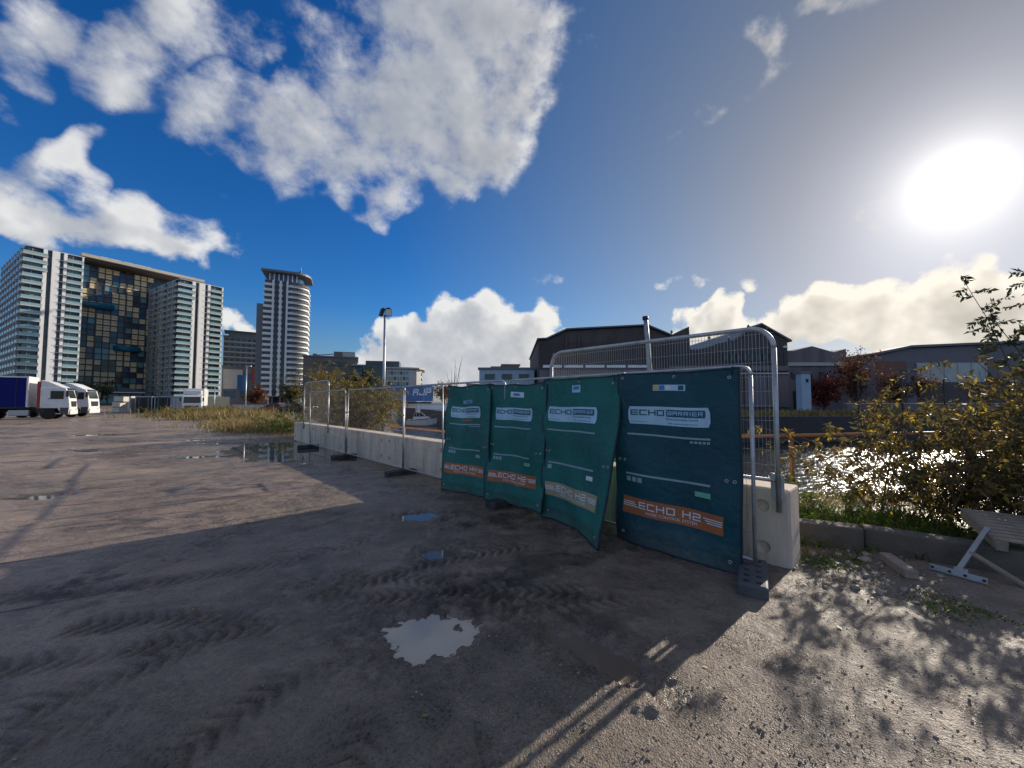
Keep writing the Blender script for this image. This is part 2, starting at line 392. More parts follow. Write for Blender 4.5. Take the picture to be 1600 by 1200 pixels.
def npmesh(name, V, F, attrs=None, smooth=False):
    """V (n,3), F (m,k) -> mesh, fast"""
    me = bpy.data.meshes.new(name); V = np.asarray(V, np.float32); F = np.asarray(F, np.int32)
    me.vertices.add(len(V)); me.vertices.foreach_set('co', V.ravel())
    k = F.shape[1]; me.loops.add(F.size); me.loops.foreach_set('vertex_index', F.ravel())
    me.polygons.add(len(F)); me.polygons.foreach_set('loop_start', np.arange(0, F.size, k, dtype=np.int32))
    try: me.polygons.foreach_set('loop_total', np.full(len(F), k, np.int32))
    except Exception: pass
    if smooth: me.polygons.foreach_set('use_smooth', np.ones(len(F), bool))
    me.update(calc_edges=True); me.validate()
    for an, av in (attrs or {}).items():
        a = me.attributes.new(an, 'FLOAT', 'POINT'); a.data.foreach_set('value', np.asarray(av, np.float32))
    return me
def vnoise(x, y, seed=0):
    xi = np.floor(x).astype(np.int64); yi = np.floor(y).astype(np.int64); xf = x - xi; yf = y - yi
    def h(a, b):
        n = (a * 374761393 + b * 668265263 + seed * 974711) & 0x7fffffff
        n = ((n ^ (n >> 13)) * 1274126177) & 0x7fffffff
        return ((n ^ (n >> 16)) & 0xffff) / 65535.0
    u = xf * xf * (3 - 2 * xf); v = yf * yf * (3 - 2 * yf)
    return (h(xi, yi) * (1 - u) + h(xi + 1, yi) * u) * (1 - v) + (h(xi, yi + 1) * (1 - u) + h(xi + 1, yi + 1) * u) * v
def fbm(x, y, f, o=4, seed=0, g=.5):
    s = 0; a = 1; t = 0
    for i in range(o): s = s + a * vnoise(x * f, y * f, seed + i * 17); t += a; a *= g; f *= 2.03
    return s / t
def arc(c, r, a0, a1, n, plane='xz', y=0.):
    return [(c[0] + r * math.cos(a0 + (a1 - a0) * i / n), y, c[1] + r * math.sin(a0 + (a1 - a0) * i / n)) for i in range(n + 1)]

# lettering
GLY = {'E': 'ltmb', 'C': 'ltb', 'H': 'lrm', 'O': 'lrtb', 'B': 'lrtmb', 'A': 'lrtm', 'R': 'ltmUK', 'I': 'i', '2': 'tUmLb', '4': 'Vmr', 'J': 'rbQ', 'P': 'ltmU'}
def glyph_quads(ch, w, h, s):
    R_ = {'l': (0, 0, s, h), 'r': (w - s, 0, w, h), 't': (0, h - s, w, h), 'b': (0, 0, w, s), 'm': (0, h / 2 - s / 2, w, h / 2 + s / 2),
          'U': (w - s, h / 2, w, h), 'L': (0, 0, s, h / 2), 'V': (0, h / 2, s, h), 'Q': (0, 0, s, h * .35), 'i': (w * .5 - s / 2, 0, w * .5 + s / 2, h)}
    out = []
    for k in GLY[ch]:
        if k == 'K': out.append([(w - s * 1.25, 0), (w, 0), (w * .62, h / 2), (w * .62 - s * 1.2, h / 2)])
        else: x0, z0, x1, z1 = R_[k]; out.append([(x0, z0), (x1, z0), (x1, z1), (x0, z1)])
    return out
def word_quads(txt, x, y, h, wr=.85, sr=.2, gap=.22, slant=0.):
    out = []
    for ch in txt:
        if ch == ' ': x += h * wr * .6; continue
        w = h * wr * (.3 if ch == 'I' else 1.)
        out += [[(p + x + q * slant, q + y) for p, q in g] for g in glyph_quads(ch, w, h, h * sr)]; x += w + h * gap
    return out, x
def font_polys(txt, size):
    cu = bpy.data.curves.new('lettering', 'FONT'); cu.body = txt; cu.size = size; cu.resolution_u = 2
    o = bpy.data.objects.new('work', cu); COL.objects.link(o)
    me = bpy.data.meshes.new_from_object(o.evaluated_get(bpy.context.evaluated_depsgraph_get()))
    V = [tuple(v.co) for v in me.vertices]; F = [tuple(p.vertices) for p in me.polygons]
    bpy.data.objects.remove(o); return V, F

# ---------------------------------------------------------------- ground, dock, far quay
EX, EY = 2.32, 3.70                    # near end of the fence line
DX, DY = .685, -.7285                  # along the fence, towards its near end
NX, NY = .7285, .685                   # across the fence, towards the dock
FENCE_RZ = math.atan2(DY, DX)
def fpt(u, n=0.): return (EX - DX * u + NX * n, EY - DY * u + NY * n)
BANK = [(2000, 60), (60, 13), (30, 10), (12, 8.0), (6.8, 7.0), (4.2, 6.55), (3.0, 6.7), fpt(3, 2.2), fpt(13, 2.2), (-12, 37), (-29, 90), (-46, 140), (-700, 2300)]
def in_poly(x, y, poly):
    c = np.zeros(x.shape, bool); n = len(poly)
    for i in range(n):
        x0, y0 = poly[i]; x1, y1 = poly[(i + 1) % n]
        if y0 == y1: continue
        c ^= ((y0 > y) != (y1 > y)) & (x < (x1 - x0) * (y - y0) / (y1 - y0) + x0)
    return c
def seg_dist(x, y, line):
    d = np.full(x.shape, 1e9)
    for (x0, y0), (x1, y1) in zip(line[:-1], line[1:]):
        L = (x1 - x0) ** 2 + (y1 - y0) ** 2; t = np.clip(((x - x0) * (x1 - x0) + (y - y0) * (y1 - y0)) / L, 0, 1)
        d = np.minimum(d, np.hypot(x - x0 - t * (x1 - x0), y - y0 - t * (y1 - y0)))
    return d
# puddles: x, y, half-length, half-width, tilt, depth of hollow, water level
PUDDLES = [(-.60, 2.84, .47, .40, .2, .060, -.026), (-.80, 4.28, .30, .20, .1, .050, -.022), (-1.33, 5.65, .36, .26, 0., .050, -.022),
           (.56, 2.60, .56, .22, -.86, .060, -.028), (-7.9, 13.5, 4.8, 2.3, -.80, .080, -.020), (-9.5, 11.7, 1.15, .50, .1, .060, -.026),
           (-8.3, 6.85, .85, .30, .1, .055, -.028), (-13.6, 17.0, 1.5, .55, .2, .07, -.03), (-14.6, 13.1, 1.1, .40, .1, .06, -.028),
           (-11.6, 15.6, 1.3, .5, 0., .07, -.03), (-21., 19.5, 1.8, .7, .1, .07, -.03), (-17, 24, 2.0, .8, .1, .07, -.03)]
TRACKS = [([(-2.6, 2.1), (-1.7, 3.3), (-.9, 4.0), (.2, 4.5)], .16, .9), ([(-3.2, 2.9), (-2.2, 3.05), (-1.4, 3.25), (-.5, 3.45), (.6, 3.4)], .17, 1.),
          ([(-4.6, 2.0), (-3.6, 2.3), (-2.4, 2.7), (-1.6, 3.0)], .15, .9), ([(-1.9, 1.2), (-1.5, 2.0), (-1.25, 2.5)], .15, .9), ([(-.95, 1.1), (-.75, 1.75), (-.7, 2.1)], .14, .9),
          ([(-4.4, 3.3), (-3.2, 3.6), (-2.2, 4.2), (-1.5, 5.0), (-1.1, 6.0)], .16, .7), ([(-3.4, 1.3), (-2.6, 1.7), (-2.0, 2.3)], .15, .8), ([(.9, 3.3), (.1, 3.1), (-.6, 3.6), (-1.6, 3.75)], .15, .8)]

def ground_height(x, y):
    """height and wetness of the yard"""
    h = (fbm(x, y, .35, 4, 3) - .5) * .05 * np.clip((8 - np.hypot(x, y)) / 8 + .6, .25, 1)
    rough = np.clip(fbm(x, y, .55, 3, 41) * 2.6 - .95, 0, 1)
    right = np.clip((x - .3 + (2.2 - y) * .45) / .9, 0, 1)
    rough = np.clip(rough + right * .55, 0, 1)
    h = h + (fbm(x, y, 5, 4, 9, .6) - .5) * .022 * (.35 + .65 * rough)
    h = h + np.maximum(fbm(x, y, 21, 3, 21, .6) - .58, 0) * .030 * rough
    clod = np.clip(fbm(x, y, 1.1, 3, 101) * 3.2 - 1.35 + .9 * np.exp(-((x + .7) / 1.3) ** 2 - ((y - 3.35) / .5) ** 2), 0, 1)
    h = h + clod * ((fbm(x, y, 7.5, 4, 103, .62) - .5) * .045 + np.maximum(fbm(x, y, 15, 3, 107) - .55, 0) * .06) * (1 - right * .7)
    wet = np.clip(fbm(x, y, .42, 4, 77) * 2.4 - .80, 0, 1)
    wet = np.maximum(wet, right * (.12 + .55 * fbm(x, y, 1.3, 3, 13)))
    mud = np.zeros_like(h); rut = clod * np.clip((.52 - fbm(x, y, 7.5, 4, 103, .62)) * 7, 0, 1) * (1 - right * .6)
    for path, w, amp in TRACKS:
        cum = 0
        for (x0, y0), (x1, y1) in zip(path[:-1], path[1:]):
            L = math.hypot(x1 - x0, y1 - y0); ux, uy = (x1 - x0) / L, (y1 - y0) / L
            a = (x - x0) * ux + (y - y0) * uy; b = -(x - x0) * uy + (y - y0) * ux
            m = np.clip(1 - np.abs(b) / w, 0, 1) ** .5 * np.clip(a / .08 + 1, 0, 1) * np.clip((L - a) / .08 + 1, 0, 1)
            m = m * np.clip(fbm(x, y, 2.2, 2, 55) * 3 - .55, 0, 1)
            tread = np.sin((a + cum + np.abs(b) * .7) * 2 * math.pi / .105)
            h = h + m * amp * (.017 * tread - .008); mud = np.maximum(mud, m); rut = np.maximum(rut, m * np.clip(.45 - tread, 0, 1) * amp); cum += L
    for (px, py, ra, rb, tilt, dep, lev) in PUDDLES:
        c, s = math.cos(tilt), math.sin(tilt); a = ((x - px) * c + (y - py) * s) / ra; b = (-(x - px) * s + (y - py) * c) / rb
        r = np.hypot(a, b) + (fbm(x, y, 3.2 / max(ra, .4) ** .5, 3, 31) - .5) * .7 + (fbm(x, y, 11 / max(ra, .5), 4, 37, .62) - .5) * .75
        k = np.clip(1 - r, 0, 1); k = k * k * (3 - 2 * k)
        far = np.clip(1.9 - r, 0, 1)
        h = h * (1 - .55 * np.clip(1.6 - r, 0, 1)) - dep * np.clip(k * 1.7, 0, 1)
        wet = np.maximum(wet, far * .95)
        if py < 6:
            ring = np.clip(1 - np.abs(r - 1.25) / .55, 0, 1); lump = fbm(x, y, 13, 4, 117, .62)
            h = h + ring * np.maximum(lump - .50, 0) * .11; rut = np.maximum(rut, ring * np.clip((.54 - lump) * 7, 0, 1) * .9)
    # dark trodden mud lies in front of the fence, concrete bays further out
    fn = (x - EX) * NX + (y - EY) * NY
    dirt = np.clip((fn + 4.6 + (fbm(x, y, .6, 4, 63) - .5) * 4.5) / 1.6, 0, 1) * np.clip((9.5 - np.hypot(x, y)) / 3, 0, 1)
    dirt = np.maximum(dirt, np.clip((3.2 - y + (fbm(x, y, .7, 3, 64) - .5) * 2.5) / 1.2, 0, 1)) * (1 - .55 * right)
    dirt = np.maximum(dirt, np.clip((fn + 2.3 + (fbm(x, y, .9, 3, 65) - .5) * 2.) / 1.2, 0, 1) * np.clip((2.6 - x + (y - 3.) * .3) / 1.0, 0, 1))
    wet = np.maximum(wet, np.clip((fn + 2.6) / 1.5, 0, 1) * .8 * np.clip((1.8 - x + (y - 3.) * .9) / .8, 0, 1))
    ground_height.rut = rut
    return h, wet, rough, np.clip(np.maximum(mud, dirt * .85) + clod * .25, 0, 1)

def axis(parts):
    out = []
    for a, b, st in parts: out += list(np.arange(a, b, st))
    return np.array(out + [parts[-1][1]])
def build_ground():
    xs = axis([(-2600, -600, 500), (-600, -200, 50), (-200, -60, 10), (-60, -25, 1.2), (-25, -12, .30), (-12, -4.2, .09), (-4.2, 4.9, .021), (4.9, 9, .08), (9, 30, .8), (30, 100, 6), (100, 2600, 250)])
    ys = axis([(-60, -5, 5), (-5, .3, .4), (.3, 5.2, .021), (5.2, 9, .045), (9, 18, .10), (18, 32, .35), (32, 70, 1.2), (70, 260, 8), (260, 600, 40), (600, 2600, 400)])
    X, Y = np.meshgrid(xs, ys); x = X.ravel(); y = Y.ravel()
    h, wet, rough, mud = ground_height(x, y); rut = ground_height.rut
    far = np.clip((60 - np.hypot(x, y)) / 30, 0, 1); h = h * far
    water = in_poly(x, y, BANK + [(2000, 2300)])
    d = seg_dist(x, y, BANK)
    h = np.where(water, -np.minimum(d * 1.5, 7.0) + h * .3, h)
    bank = np.clip(1 - d / 1.6, 0, 1) * np.where(water, 1, 1)
    # soil behind the kerb beams
    nx, ny = len(xs), len(ys)
    i = np.arange(nx * ny).reshape(ny, nx)
    F = np.stack([i[:-1, :-1], i[:-1, 1:], i[1:, 1:], i[1:, :-1]], -1).reshape(-1, 4)
    me = npmesh('yard_ground', np.stack([x, y, h], -1), F, {'wet': wet, 'stony': rough, 'mud': mud, 'bank': bank, 'rut': rut}, True)
    o = obj('yard_ground', me, ground_material()); tag(o, 'worn wet concrete and mud yard', None, None, 'structure')
    return o
def ground_material():
    m, t, b = principled('yard_surface')
    tc = t.node('ShaderNodeTexCoord'); v = tc.outputs['Object']
    at = lambda n: t.node('ShaderNodeAttribute', attribute_name=n).outputs['Fac']
    wet, stony, mud, bank, rut = at('wet'), at('stony'), at('mud'), at('bank'), at('rut')
    n1 = t.noise(v, .33, 6., .6, .4); n2 = t.noise(v, 2.3, 6., .62); n3 = t.noise(v, 26., 5., .65); n4 = t.noise(v, 160., 3., .6)
    c = t.mix(t.maprange(n1, .35, .65), (.37, .262, .195), (.53, .385, .29))
    c = t.mix(t.math('MULTIPLY', t.maprange(n2, .50, .72), .6), c, (.19, .145, .12))
    c = t.mix(t.math('MULTIPLY', t.maprange(n3, .45, .75), .45), c, (.15, .12, .10))
    c = t.mix(t.math('MULTIPLY', t.maprange(t.noise(v, 7., 4., .6), .60, .75), .5), c, (.46, .36, .27))
    # broom-finish streaks across the slabs
    mp = t.node('ShaderNodeMapping'); t.put(mp.inputs[0], v); mp.inputs['Rotation'].default_value = (0, 0, R(-60)); mp.inputs['Scale'].default_value = (.25, 9., 1.)
    c = t.mix(t.math('MULTIPLY', t.maprange(t.noise(mp.outputs[0], 1.6, 4., .6), .45, .75), .35), c, (.22, .165, .135))
    # sealed joints between the concrete bays
    jr = t.node('ShaderNodeMapping'); t.put(jr.inputs[0], t.vmath('ADD', v, t.vmath('SCALE', t.noise(v, .8, 3., color=True), scale=.10))); jr.inputs['Rotation'].default_value = (0, 0, R(-31))
    sj = t.node('ShaderNodeSeparateXYZ'); t.put(sj.inputs[0], jr.outputs[0])
    q = t.math('ABSOLUTE', t.math('SUBTRACT', t.math('FRACT', t.math('DIVIDE', t.math('ADD', sj.outputs[1], 20.12), 1.42)), .5))
    joint = t.maprange(q, .006, .018, 1., 0.)
    leftmask = t.maprange(sj.outputs[0], 1.5, -.6, 0., 1.)
    joint = t.math('MULTIPLY', t.math('MULTIPLY', joint, t.math('MULTIPLY', leftmask, t.maprange(mud, .15, .6, 1., 0.))), t.maprange(t.noise(v, 1.2, 3.), .36, .5, .15, 1.))
    wetn = t.math('MULTIPLY', t.math('ADD', t.math('MULTIPLY', wet, .62), t.math('MULTIPLY', t.maprange(n2, .38, .62), .40)), t.maprange(n3, .25, .5, .75, 1.), clamp=True)
    dark = t.mix(1.0, c, (.42, .40, .40), 'MULTIPLY')
    c = t.mix(t.math('MULTIPLY', wetn, .85), c, dark)
    c = t.mix(t.math('MULTIPLY', mud, .80), c, t.mix(t.maprange(t.noise(v, 3.2, 6., .65), .35, .68), (.064, .048, .037), (.275, .205, .155)))
    # dark damp blotches and dragged mud stains
    st = t.math('MULTIPLY', t.maprange(t.noise(t.vmath('MULTIPLY', v, (1., 1.9, 1.)), 1.05, 7., .66, .8), .50, .64), t.maprange(mud, 0., .5, .30, .72))
    c = t.mix(st, c, (.050, .040, .034))
    sp = t.math('MULTIPLY', t.maprange(t.noise(v, 11., 5., .7), .58, .70), .55)
    c = t.mix(sp, c, (.048, .039, .033))
    c = t.mix(t.math('MULTIPLY', rut, .85), c, (.030, .025, .022))
    # stones of mixed size and tone pressed into the surface
    for sc, am in ((48., .20), (120., .24)):
        vc = t.node('ShaderNodeTexVoronoi'); t.put(vc.inputs['Vector'], v); vc.inputs['Scale'].default_value = sc
        sx = t.node('ShaderNodeSeparateXYZ'); t.put(sx.inputs[0], vc.outputs['Color'])
        tone = t.maprange(sx.outputs[0], 0., 1., .25, 1.95)
        cb = t.node('ShaderNodeCombineXYZ'); [t.put(cb.inputs[k_], tone) for k_ in range(3)]
        c = t.mix(t.math('MULTIPLY', t.maprange(stony, 0., 1., .45, 1.25), am), c, t.mix(1.0, c, cb.outputs[0], 'MULTIPLY'))
    c = t.mix(joint, c, (.035, .032, .03))
    c = t.mix(t.math('MULTIPLY', stony, t.math('MULTIPLY', t.maprange(t.voronoi(v, 42.), .1, .55), .45)), c, (.34, .28, .21))
    c = t.mix(t.maprange(bank, .1, .5), c, t.mix(n3, (.045, .036, .024), (.11, .085, .05)))
    t.l.new(c, b.inputs['Base Color'])
    r = t.maprange(wetn, .15, .85, .72, .26)
    film = t.math('MULTIPLY', t.maprange(t.noise(v, .85, 5., .6, .5), .46, .58), t.maprange(stony, .3, .8, 1., .25))
    r = t.math('MULTIPLY_ADD', film, -.42, r)
    t.put(b.inputs['Roughness'], t.math('ADD', r, t.math('MULTIPLY', t.math('SUBTRACT', n3, .5), .25), clamp=True))
    b.inputs['Specular IOR Level'].default_value = .34
    hgt = t.math('ADD', t.math('MULTIPLY', n3, .55), t.math('MULTIPLY', n4, .30))
    hgt = t.math('ADD', hgt, t.math('MULTIPLY', t.math('MULTIPLY', stony, t.voronoi(v, 95.)), .75))
    hgt = t.math('ADD', hgt, t.math('MULTIPLY', t.noise(v, 70., 4., .7), t.math('MULTIPLY', stony, 1.5)))
    hgt = t.math('ADD', hgt, t.math('MULTIPLY', t.maprange(t.noise(v, 11., 5., .7), .40, .70), .8))
    hgt = t.math('SUBTRACT', hgt, t.math('MULTIPLY', joint, 1.2))
    bp = t.node('ShaderNodeBump'); bp.inputs['Strength'].default_value = .85; bp.inputs['Distance'].default_value = .015
    t.put(bp.inputs['Height'], hgt); t.l.new(bp.outputs[0], b.inputs['Normal'])
    return m
build_ground()

def water_mat(name, col, rough, bump, scale):
    m, t, b = principled(name)
    v = t.node('ShaderNodeTexCoord').outputs['Object']
    t.l.new(t.mix(t.noise(v, 1.5, 4.), col, [x * 1.5 for x in col]), b.inputs['Base Color'])
    b.inputs['Roughness'].default_value = rough; b.inputs['IOR'].default_value = 1.333
    bp = t.node('ShaderNodeBump'); bp.inputs['Strength'].default_value = bump; bp.inputs['Distance'].default_value = .30 if bump > .5 else .05
    mp = t.node('ShaderNodeMapping'); t.put(mp.inputs[0], v); mp.inputs['Scale'].default_value = (.45, 1.3, 1)
    t.put(bp.inputs['Height'], t.noise(mp.outputs[0], scale, 4., .55)); t.l.new(bp.outputs[0], b.inputs['Normal'])
water_mat('puddle_water', (.085, .078, .07), .03, .01, 5.)
water_mat('silty_water', (.13, .098, .070), .06, .01, 5.)
water_mat('murky_water', (.36, .32, .26), .03, .01, 5.)
water_mat('dock_water', (.012, .015, .016), .17, .8, 2.0)
for i, (px, py, ra, rb, tilt, dep, lev) in enumerate(PUDDLES):
    poly = [(ra * 1.25 * math.cos(a), rb * 1.25 * math.sin(a)) for a in np.linspace(0, 2 * math.pi, 32, endpoint=False)]
    me = bpy.data.meshes.new('puddle'); me.from_pydata([(x, y, 0) for x, y in poly], [], [tuple(range(32))])
    o = obj('puddle', me, 'murky_water' if i == 0 else 'silty_water' if i == 3 else 'puddle_water', None, (px, py, lev), tilt); tag(o, None, None, None, 'structure')
WATER_Z = -2.8
me = bpy.data.meshes.new('dock_water'); me.from_pydata([(-160, 4, WATER_Z), (400, 4, WATER_Z), (400, 400, WATER_Z), (-160, 400, WATER_Z)], [], [(0, 1, 2, 3)])
tag(obj('dock_water', me, 'dock_water'), None, None, None, 'structure')
mat('far_ground', (.20, .18, .165), .55, 0, .25, .25, 3, .3, (.30, .28, .26), .5)
QUAY = [(2500, 140), (400, 62), (60, 45), (4, 41), (-8, 58), (-20, 86), (-30, 110), (-45, 152), (-700, 2350), (2500, 2350)]
q = MB().prism(QUAY, -6.5, .02).build('far_quay', 'quay_wall'); q.data.materials.append(MATS['far_ground'])
for p in q.data.polygons:
    if p.normal.z > .9: p.material_index = 1
tag(q, None, None, None, 'structure')

# loose stones lying on the yard: far too many to count
def scatter_stones():
    rng = np.random.default_rng(5)
    ico = bmesh.new(); bmesh.ops.create_icosphere(ico, subdivisions=1, radius=1.); ico.verts.ensure_lookup_table()
    bv = np.array([v.co[:] for v in ico.verts]); bf = np.array([[v.index for v in f.verts] for f in ico.faces]); ico.free()
    pts = []
    def area(n, cx, cy, sx, sy, lo, hi):
        x = rng.normal(cx, sx, n); y = rng.normal(cy, sy, n); s = lo + (hi - lo) * rng.random(n) ** 4
        pts.append(np.stack([x, y, s], -1))
    area(5000, 1.5, 1.9, .9, .7, .0012, .0045); area(2200, 1.4, 1.7, .7, .5, .0015, .008); area(1200, .8, 1.5, .5, .4, .0015, .008); area(500, 2.8, 2.3, .7, .6, .0015, .009)
    area(260, -.2, 2.5, .5, .4, .002, .010); area(220, -1.2, 4.6, .7, .7, .002, .010); area(200, -2.2, 3.2, 1.3, 1., .002, .010); area(160, 3.4, 3.9, .35, .3, .006, .035); area(120, -4.5, 4, 2, 2, .003, .012)
    p = np.concatenate(pts); p = p[(p[:, 1] > .9) & (p[:, 1] < 8)]
    h, *_ = ground_height(p[:, 0], p[:, 1]); n = len(p)
    q = rng.normal(size=(n, 3, 3)); 
    u = q[:, 0] / np.linalg.norm(q[:, 0], axis=1, keepdims=True); w = np.cross(u, q[:, 1]); w /= np.linalg.norm(w, axis=1, keepdims=True); z = np.cross(u, w)
    M = np.stack([u, w, z], -1) * (p[:, 2, None, None] * (.6 + .8 * rng.random((n, 1, 3))))
    V = np.einsum('nij,kj->nki', M, bv * (1 + .25 * rng.normal(size=(len(bv), 1))))
    V += np.stack([p[:, 0], p[:, 1], h + p[:, 2] * .3], -1)[:, None]
    F = bf[None] + (np.arange(n) * len(bv))[:, None, None]
    tag(obj('gravel', npmesh('gravel', V.reshape(-1, 3), F.reshape(-1, 3)), 'stone_bits'), 'small loose stones strewn over the wet yard', 'gravel', None, 'stuff')
scatter_stones()
# ---------------------------------------------------------------- apartment towers with glass balconies
FL = 3.0
def apt_tower(said, loc, rz, w, dep, nf, grp):
    t = thing('apartment_tower', said, 'apartment tower', loc, rz, grp); H = nf * FL + 1.6
    bxo('core', 'facade_dark', t, (w / 2 + .3, dep / 2 + .3, H / 2), (w - 1.2, dep - 1.2, H - .4))
    bxo('roof_slab', 'facade_fin', t, (w / 2, dep / 2, H + .1), (w, dep, .35))
    # white piers on the front, x fractions
    for a, b, out in ((.275, .345, .25), (.425, .555, .35), (.625, .685, .25), (.95, .98, .5)):
        bxo('pier', 'facade_white', t, ((a + b) / 2 * w, .35 - out / 2, H / 2), ((b - a) * w, out + .9, H - .1))
    for a, b in ((.355, .41), (.565, .62)):
        bxo('dark_slot', 'glass_dark', t, ((a + b) / 2 * w, .62, H / 2), ((b - a) * w, .3, H - .3))
    for f in range(nf):
        z = f * FL + 1.2
        for k, (a, b) in enumerate(((.0, .27), (.69, .95))):
            x0, x1 = a * w, b * w
            bxo('window', ('glass_teal', 'glass_blue', 'glass_dark')[(f * 7 + k * 3 + f // 3) % 3], t, ((x0 + x1) / 2, .45, z + 1.55), (x1 - x0 - .5, .3, 2.4))
            bxo('mullion', 'facade_fin', t, (x0 + (x1 - x0) * .38, .26, z + 1.55), (.14, .1, 2.4))
            ex0 = x0 - (1.0 if k == 0 else .2); ex1 = x1 + ((1.3 if f > nf - 4 else .3) if k == 0 else .4)
            sl = bxo('balcony', 'facade_slab', t, ((ex0 + ex1) / 2, -.35, z), (ex1 - ex0, 1.9, .30))
            bxo('balustrade', 'glass_balustrade', sl, (0, -.90, .70), (ex1 - ex0 - .2, .06, 1.1))
        # short return balcony between the piers
        bxo('ledge', 'facade_slab', t, (.60 * w, -.12, z), (.19 * w, .9, .22)); bxo('folded_panel_shade', 'facade_fin', t, (.525 * w, -.02, z + 1.1), (.055 * w, .32, 1.3))  # grey boxes put the shading of folded white panels into colour
    # flank: fins and recessed balconies
    nb = int(dep / 5.6); bw = dep / nb
    for i in range(nb):
        y0 = i * bw
        bxo('fin', 'facade_fin', t, (-.25, y0 + bw - .35, H / 2), (1.3, .55, H - .1))
        if i % 2: bxo('fin', 'facade_white' if i == 3 else 'facade_fin', t, (-.05, y0 + bw * .52, H / 2), (.8, .4, H - .1))
        for f in range(nf):
            z = f * FL + 1.2
            b = bxo('balcony', 'facade_slab', t, (-.30, y0 + bw * .42, z), (1.5, bw * .74, .25))
            bxo('balustrade', 'glass_balustrade', b, (-.72, 0, .65), (.06, bw * .70, 1.05))
    return t
A0 = (-195.0, 151.5, 0); ARZ = R(59.1)
def aloc(x, y): return (A0[0] + math.cos(ARZ) * x - math.sin(ARZ) * y, A0[1] + math.sin(ARZ) * x + math.cos(ARZ) * y, 0)
apt_tower('glass balconied apartment tower with white piers behind the blue curtain lorry', aloc(0, 0), ARZ, 16.0, 50, 21, 'twin apartment towers')
apt_tower('glass balconied apartment tower with white piers behind the white box lorry', aloc(49, 0), ARZ, 19.5, 39, 21, 'twin apartment towers')
t = thing('apartment_wing', 'chequered beige and glass apartment wing under a wide beige roof between the two towers', 'apartment block', aloc(19, 39), ARZ)
WW = 50
bxo('core', 'glass_dark', t, (WW / 2, 8, 36), (WW, 16, 72)); bxo('soffit', 'brown_metal', t, (WW / 2 + 1, 4, 72.6), (WW - 1, 22, 1.2))
rf = bxo('roof', 'roof_beige', t, (WW / 2 + 1.5, 4, 73.9), (WW, 26, 1.5))
for x, s in ((9, 3), (13, 4), (18, 3.4), (23, 5), (26, 2)): bxo('roof_plant', 'facade_slab', rf, (x - WW / 2, -6, 1.5), (s, 4, 1.5))
rs = random.Random(4); CW = 2.75
for c in range(12):
    for f in range(22):
        x = -2 + c * CW; z = 7 + f * FL; v = (c * 2 + f * 3 + (f // 2) * (c % 3)) % 5
        if v in (0, 3) or (v == 1 and f % 2): 
            p = bxo('panel', 'panel_beige', t, (x + CW * .5, -.10, z), (CW * .86, .3, FL * .80))
            if f > 8: bxo('louvre', 'brown_metal', p, (0, -.16, .1), (CW * .80, .06, .12))
        else: bxo('window', ('glass_blue', 'glass_teal', 'glass_dark', 'glass_dark')[rs.randrange(4)], t, (x + CW * .5, -.06, z), (CW * .90, .2, FL * .88))
    bxo('mullion', 'brown_metal', t, (x, -.25, 40), (.22 if c % 4 else .6, .5, 68))
for f in range(22): bxo('floor_line', 'brown_metal', t, (-2 + 6 * CW, -.22, 7 + f * FL - FL * .5), (12 * CW, .5, .2))
for x0, x1, z in ((-1, 15, 51), (16, 26, 30)):
    MB().tube([(x0, -1.6, z), (x1, -1.6, z)], 1.6, 12).build('glazed_walkway', 'walkway_blue', t, True)
# low entrance podium before the wing
t = thing('podium_building', 'low dark curved podium building at the foot of the chequered wing', 'building', aloc(16, 18), ARZ)
MB().extrude_y([(0, 0), (26, 0), (26, 7.5), (20, 8.6), (13, 9.0), (6, 8.6), (0, 7.5)], 0, 14).build('hall', 'facade_dark', t); bxo('canopy', 'facade_slab', t, (13, -1.5, 6.3), (26, 3, .4))
for i in range(6): bxo('window', 'glass_teal', t, (2.5 + i * 4.2, -.1, 3.2), (3.4, .2, 4.5))

# ---------------------------------------------------------------- white balcony tower
t = thing('round_cornered_tower', 'slim white banded tower with a rounded corner and flat overhanging roof', 'tower block', (-115.5, 193, 0), R(24))
def outline(o=0., x1=10.2, r=7.):
    p = [(-9.2 - o, -o), (-9.2 - o, 18 + o), (x1 + o, 18 + o), (x1 + o, r)]
    return p + [(x1 - r + (r + o) * math.cos(a), r + (r + o) * math.sin(a)) for a in np.linspace(0, -math.pi / 2, 9)][1:]
TF, TFH, TZ0 = 21, 2.78, 4.6
MB().prism(outline(-.3), TZ0, TZ0 + TF * TFH).build('core', 'glass_dark', t)
band = MB().prism(outline(.05), 0, 1.30).mesh('floor_band'); band.materials.append(MATS['tower_white'])
bal = MB().prism([(3.2, -1.0)] + [(3.2 + 7.9 * math.sin(a), 7 - 8.1 * math.cos(a)) for a in np.linspace(0, math.pi / 2.2, 8)] + [(3.2, 6)], 0, .28).mesh('balcony'); bal.materials.append(MATS['tower_grey'])
for f in range(TF):
    z = TZ0 + f * TFH
    obj('floor_band', band, None, t, (0, 0, z)); obj('balcony', bal, None, t, (0, 0, z + 1.25))
    for x in (-3.6, -.2): bxo('window', 'glass_dark', t, (x, -.10, z + .9), (1.6, .2, 1.9))
    bxo('window', 'glass_dark', t, (-7.2, -.06, z + 1.95), (2.6, .2, 1.1))
    bxo('window', 'glass_blue', t, (2.0, -.06, z + 1.7), (.8, .2, 1.3))
for x, w_ in ((-5.1, .9), (-1.9, 1.0), (1.0, .8)): bxo('pilaster', 'tower_white', t, (x, -.12, TZ0 + TF * TFH / 2), (w_, .5, TF * TFH))
bxo('stair_shaft', 'tower_grey', t, (-10.8, 7.0, 25.5), (3.0, 10, 51))
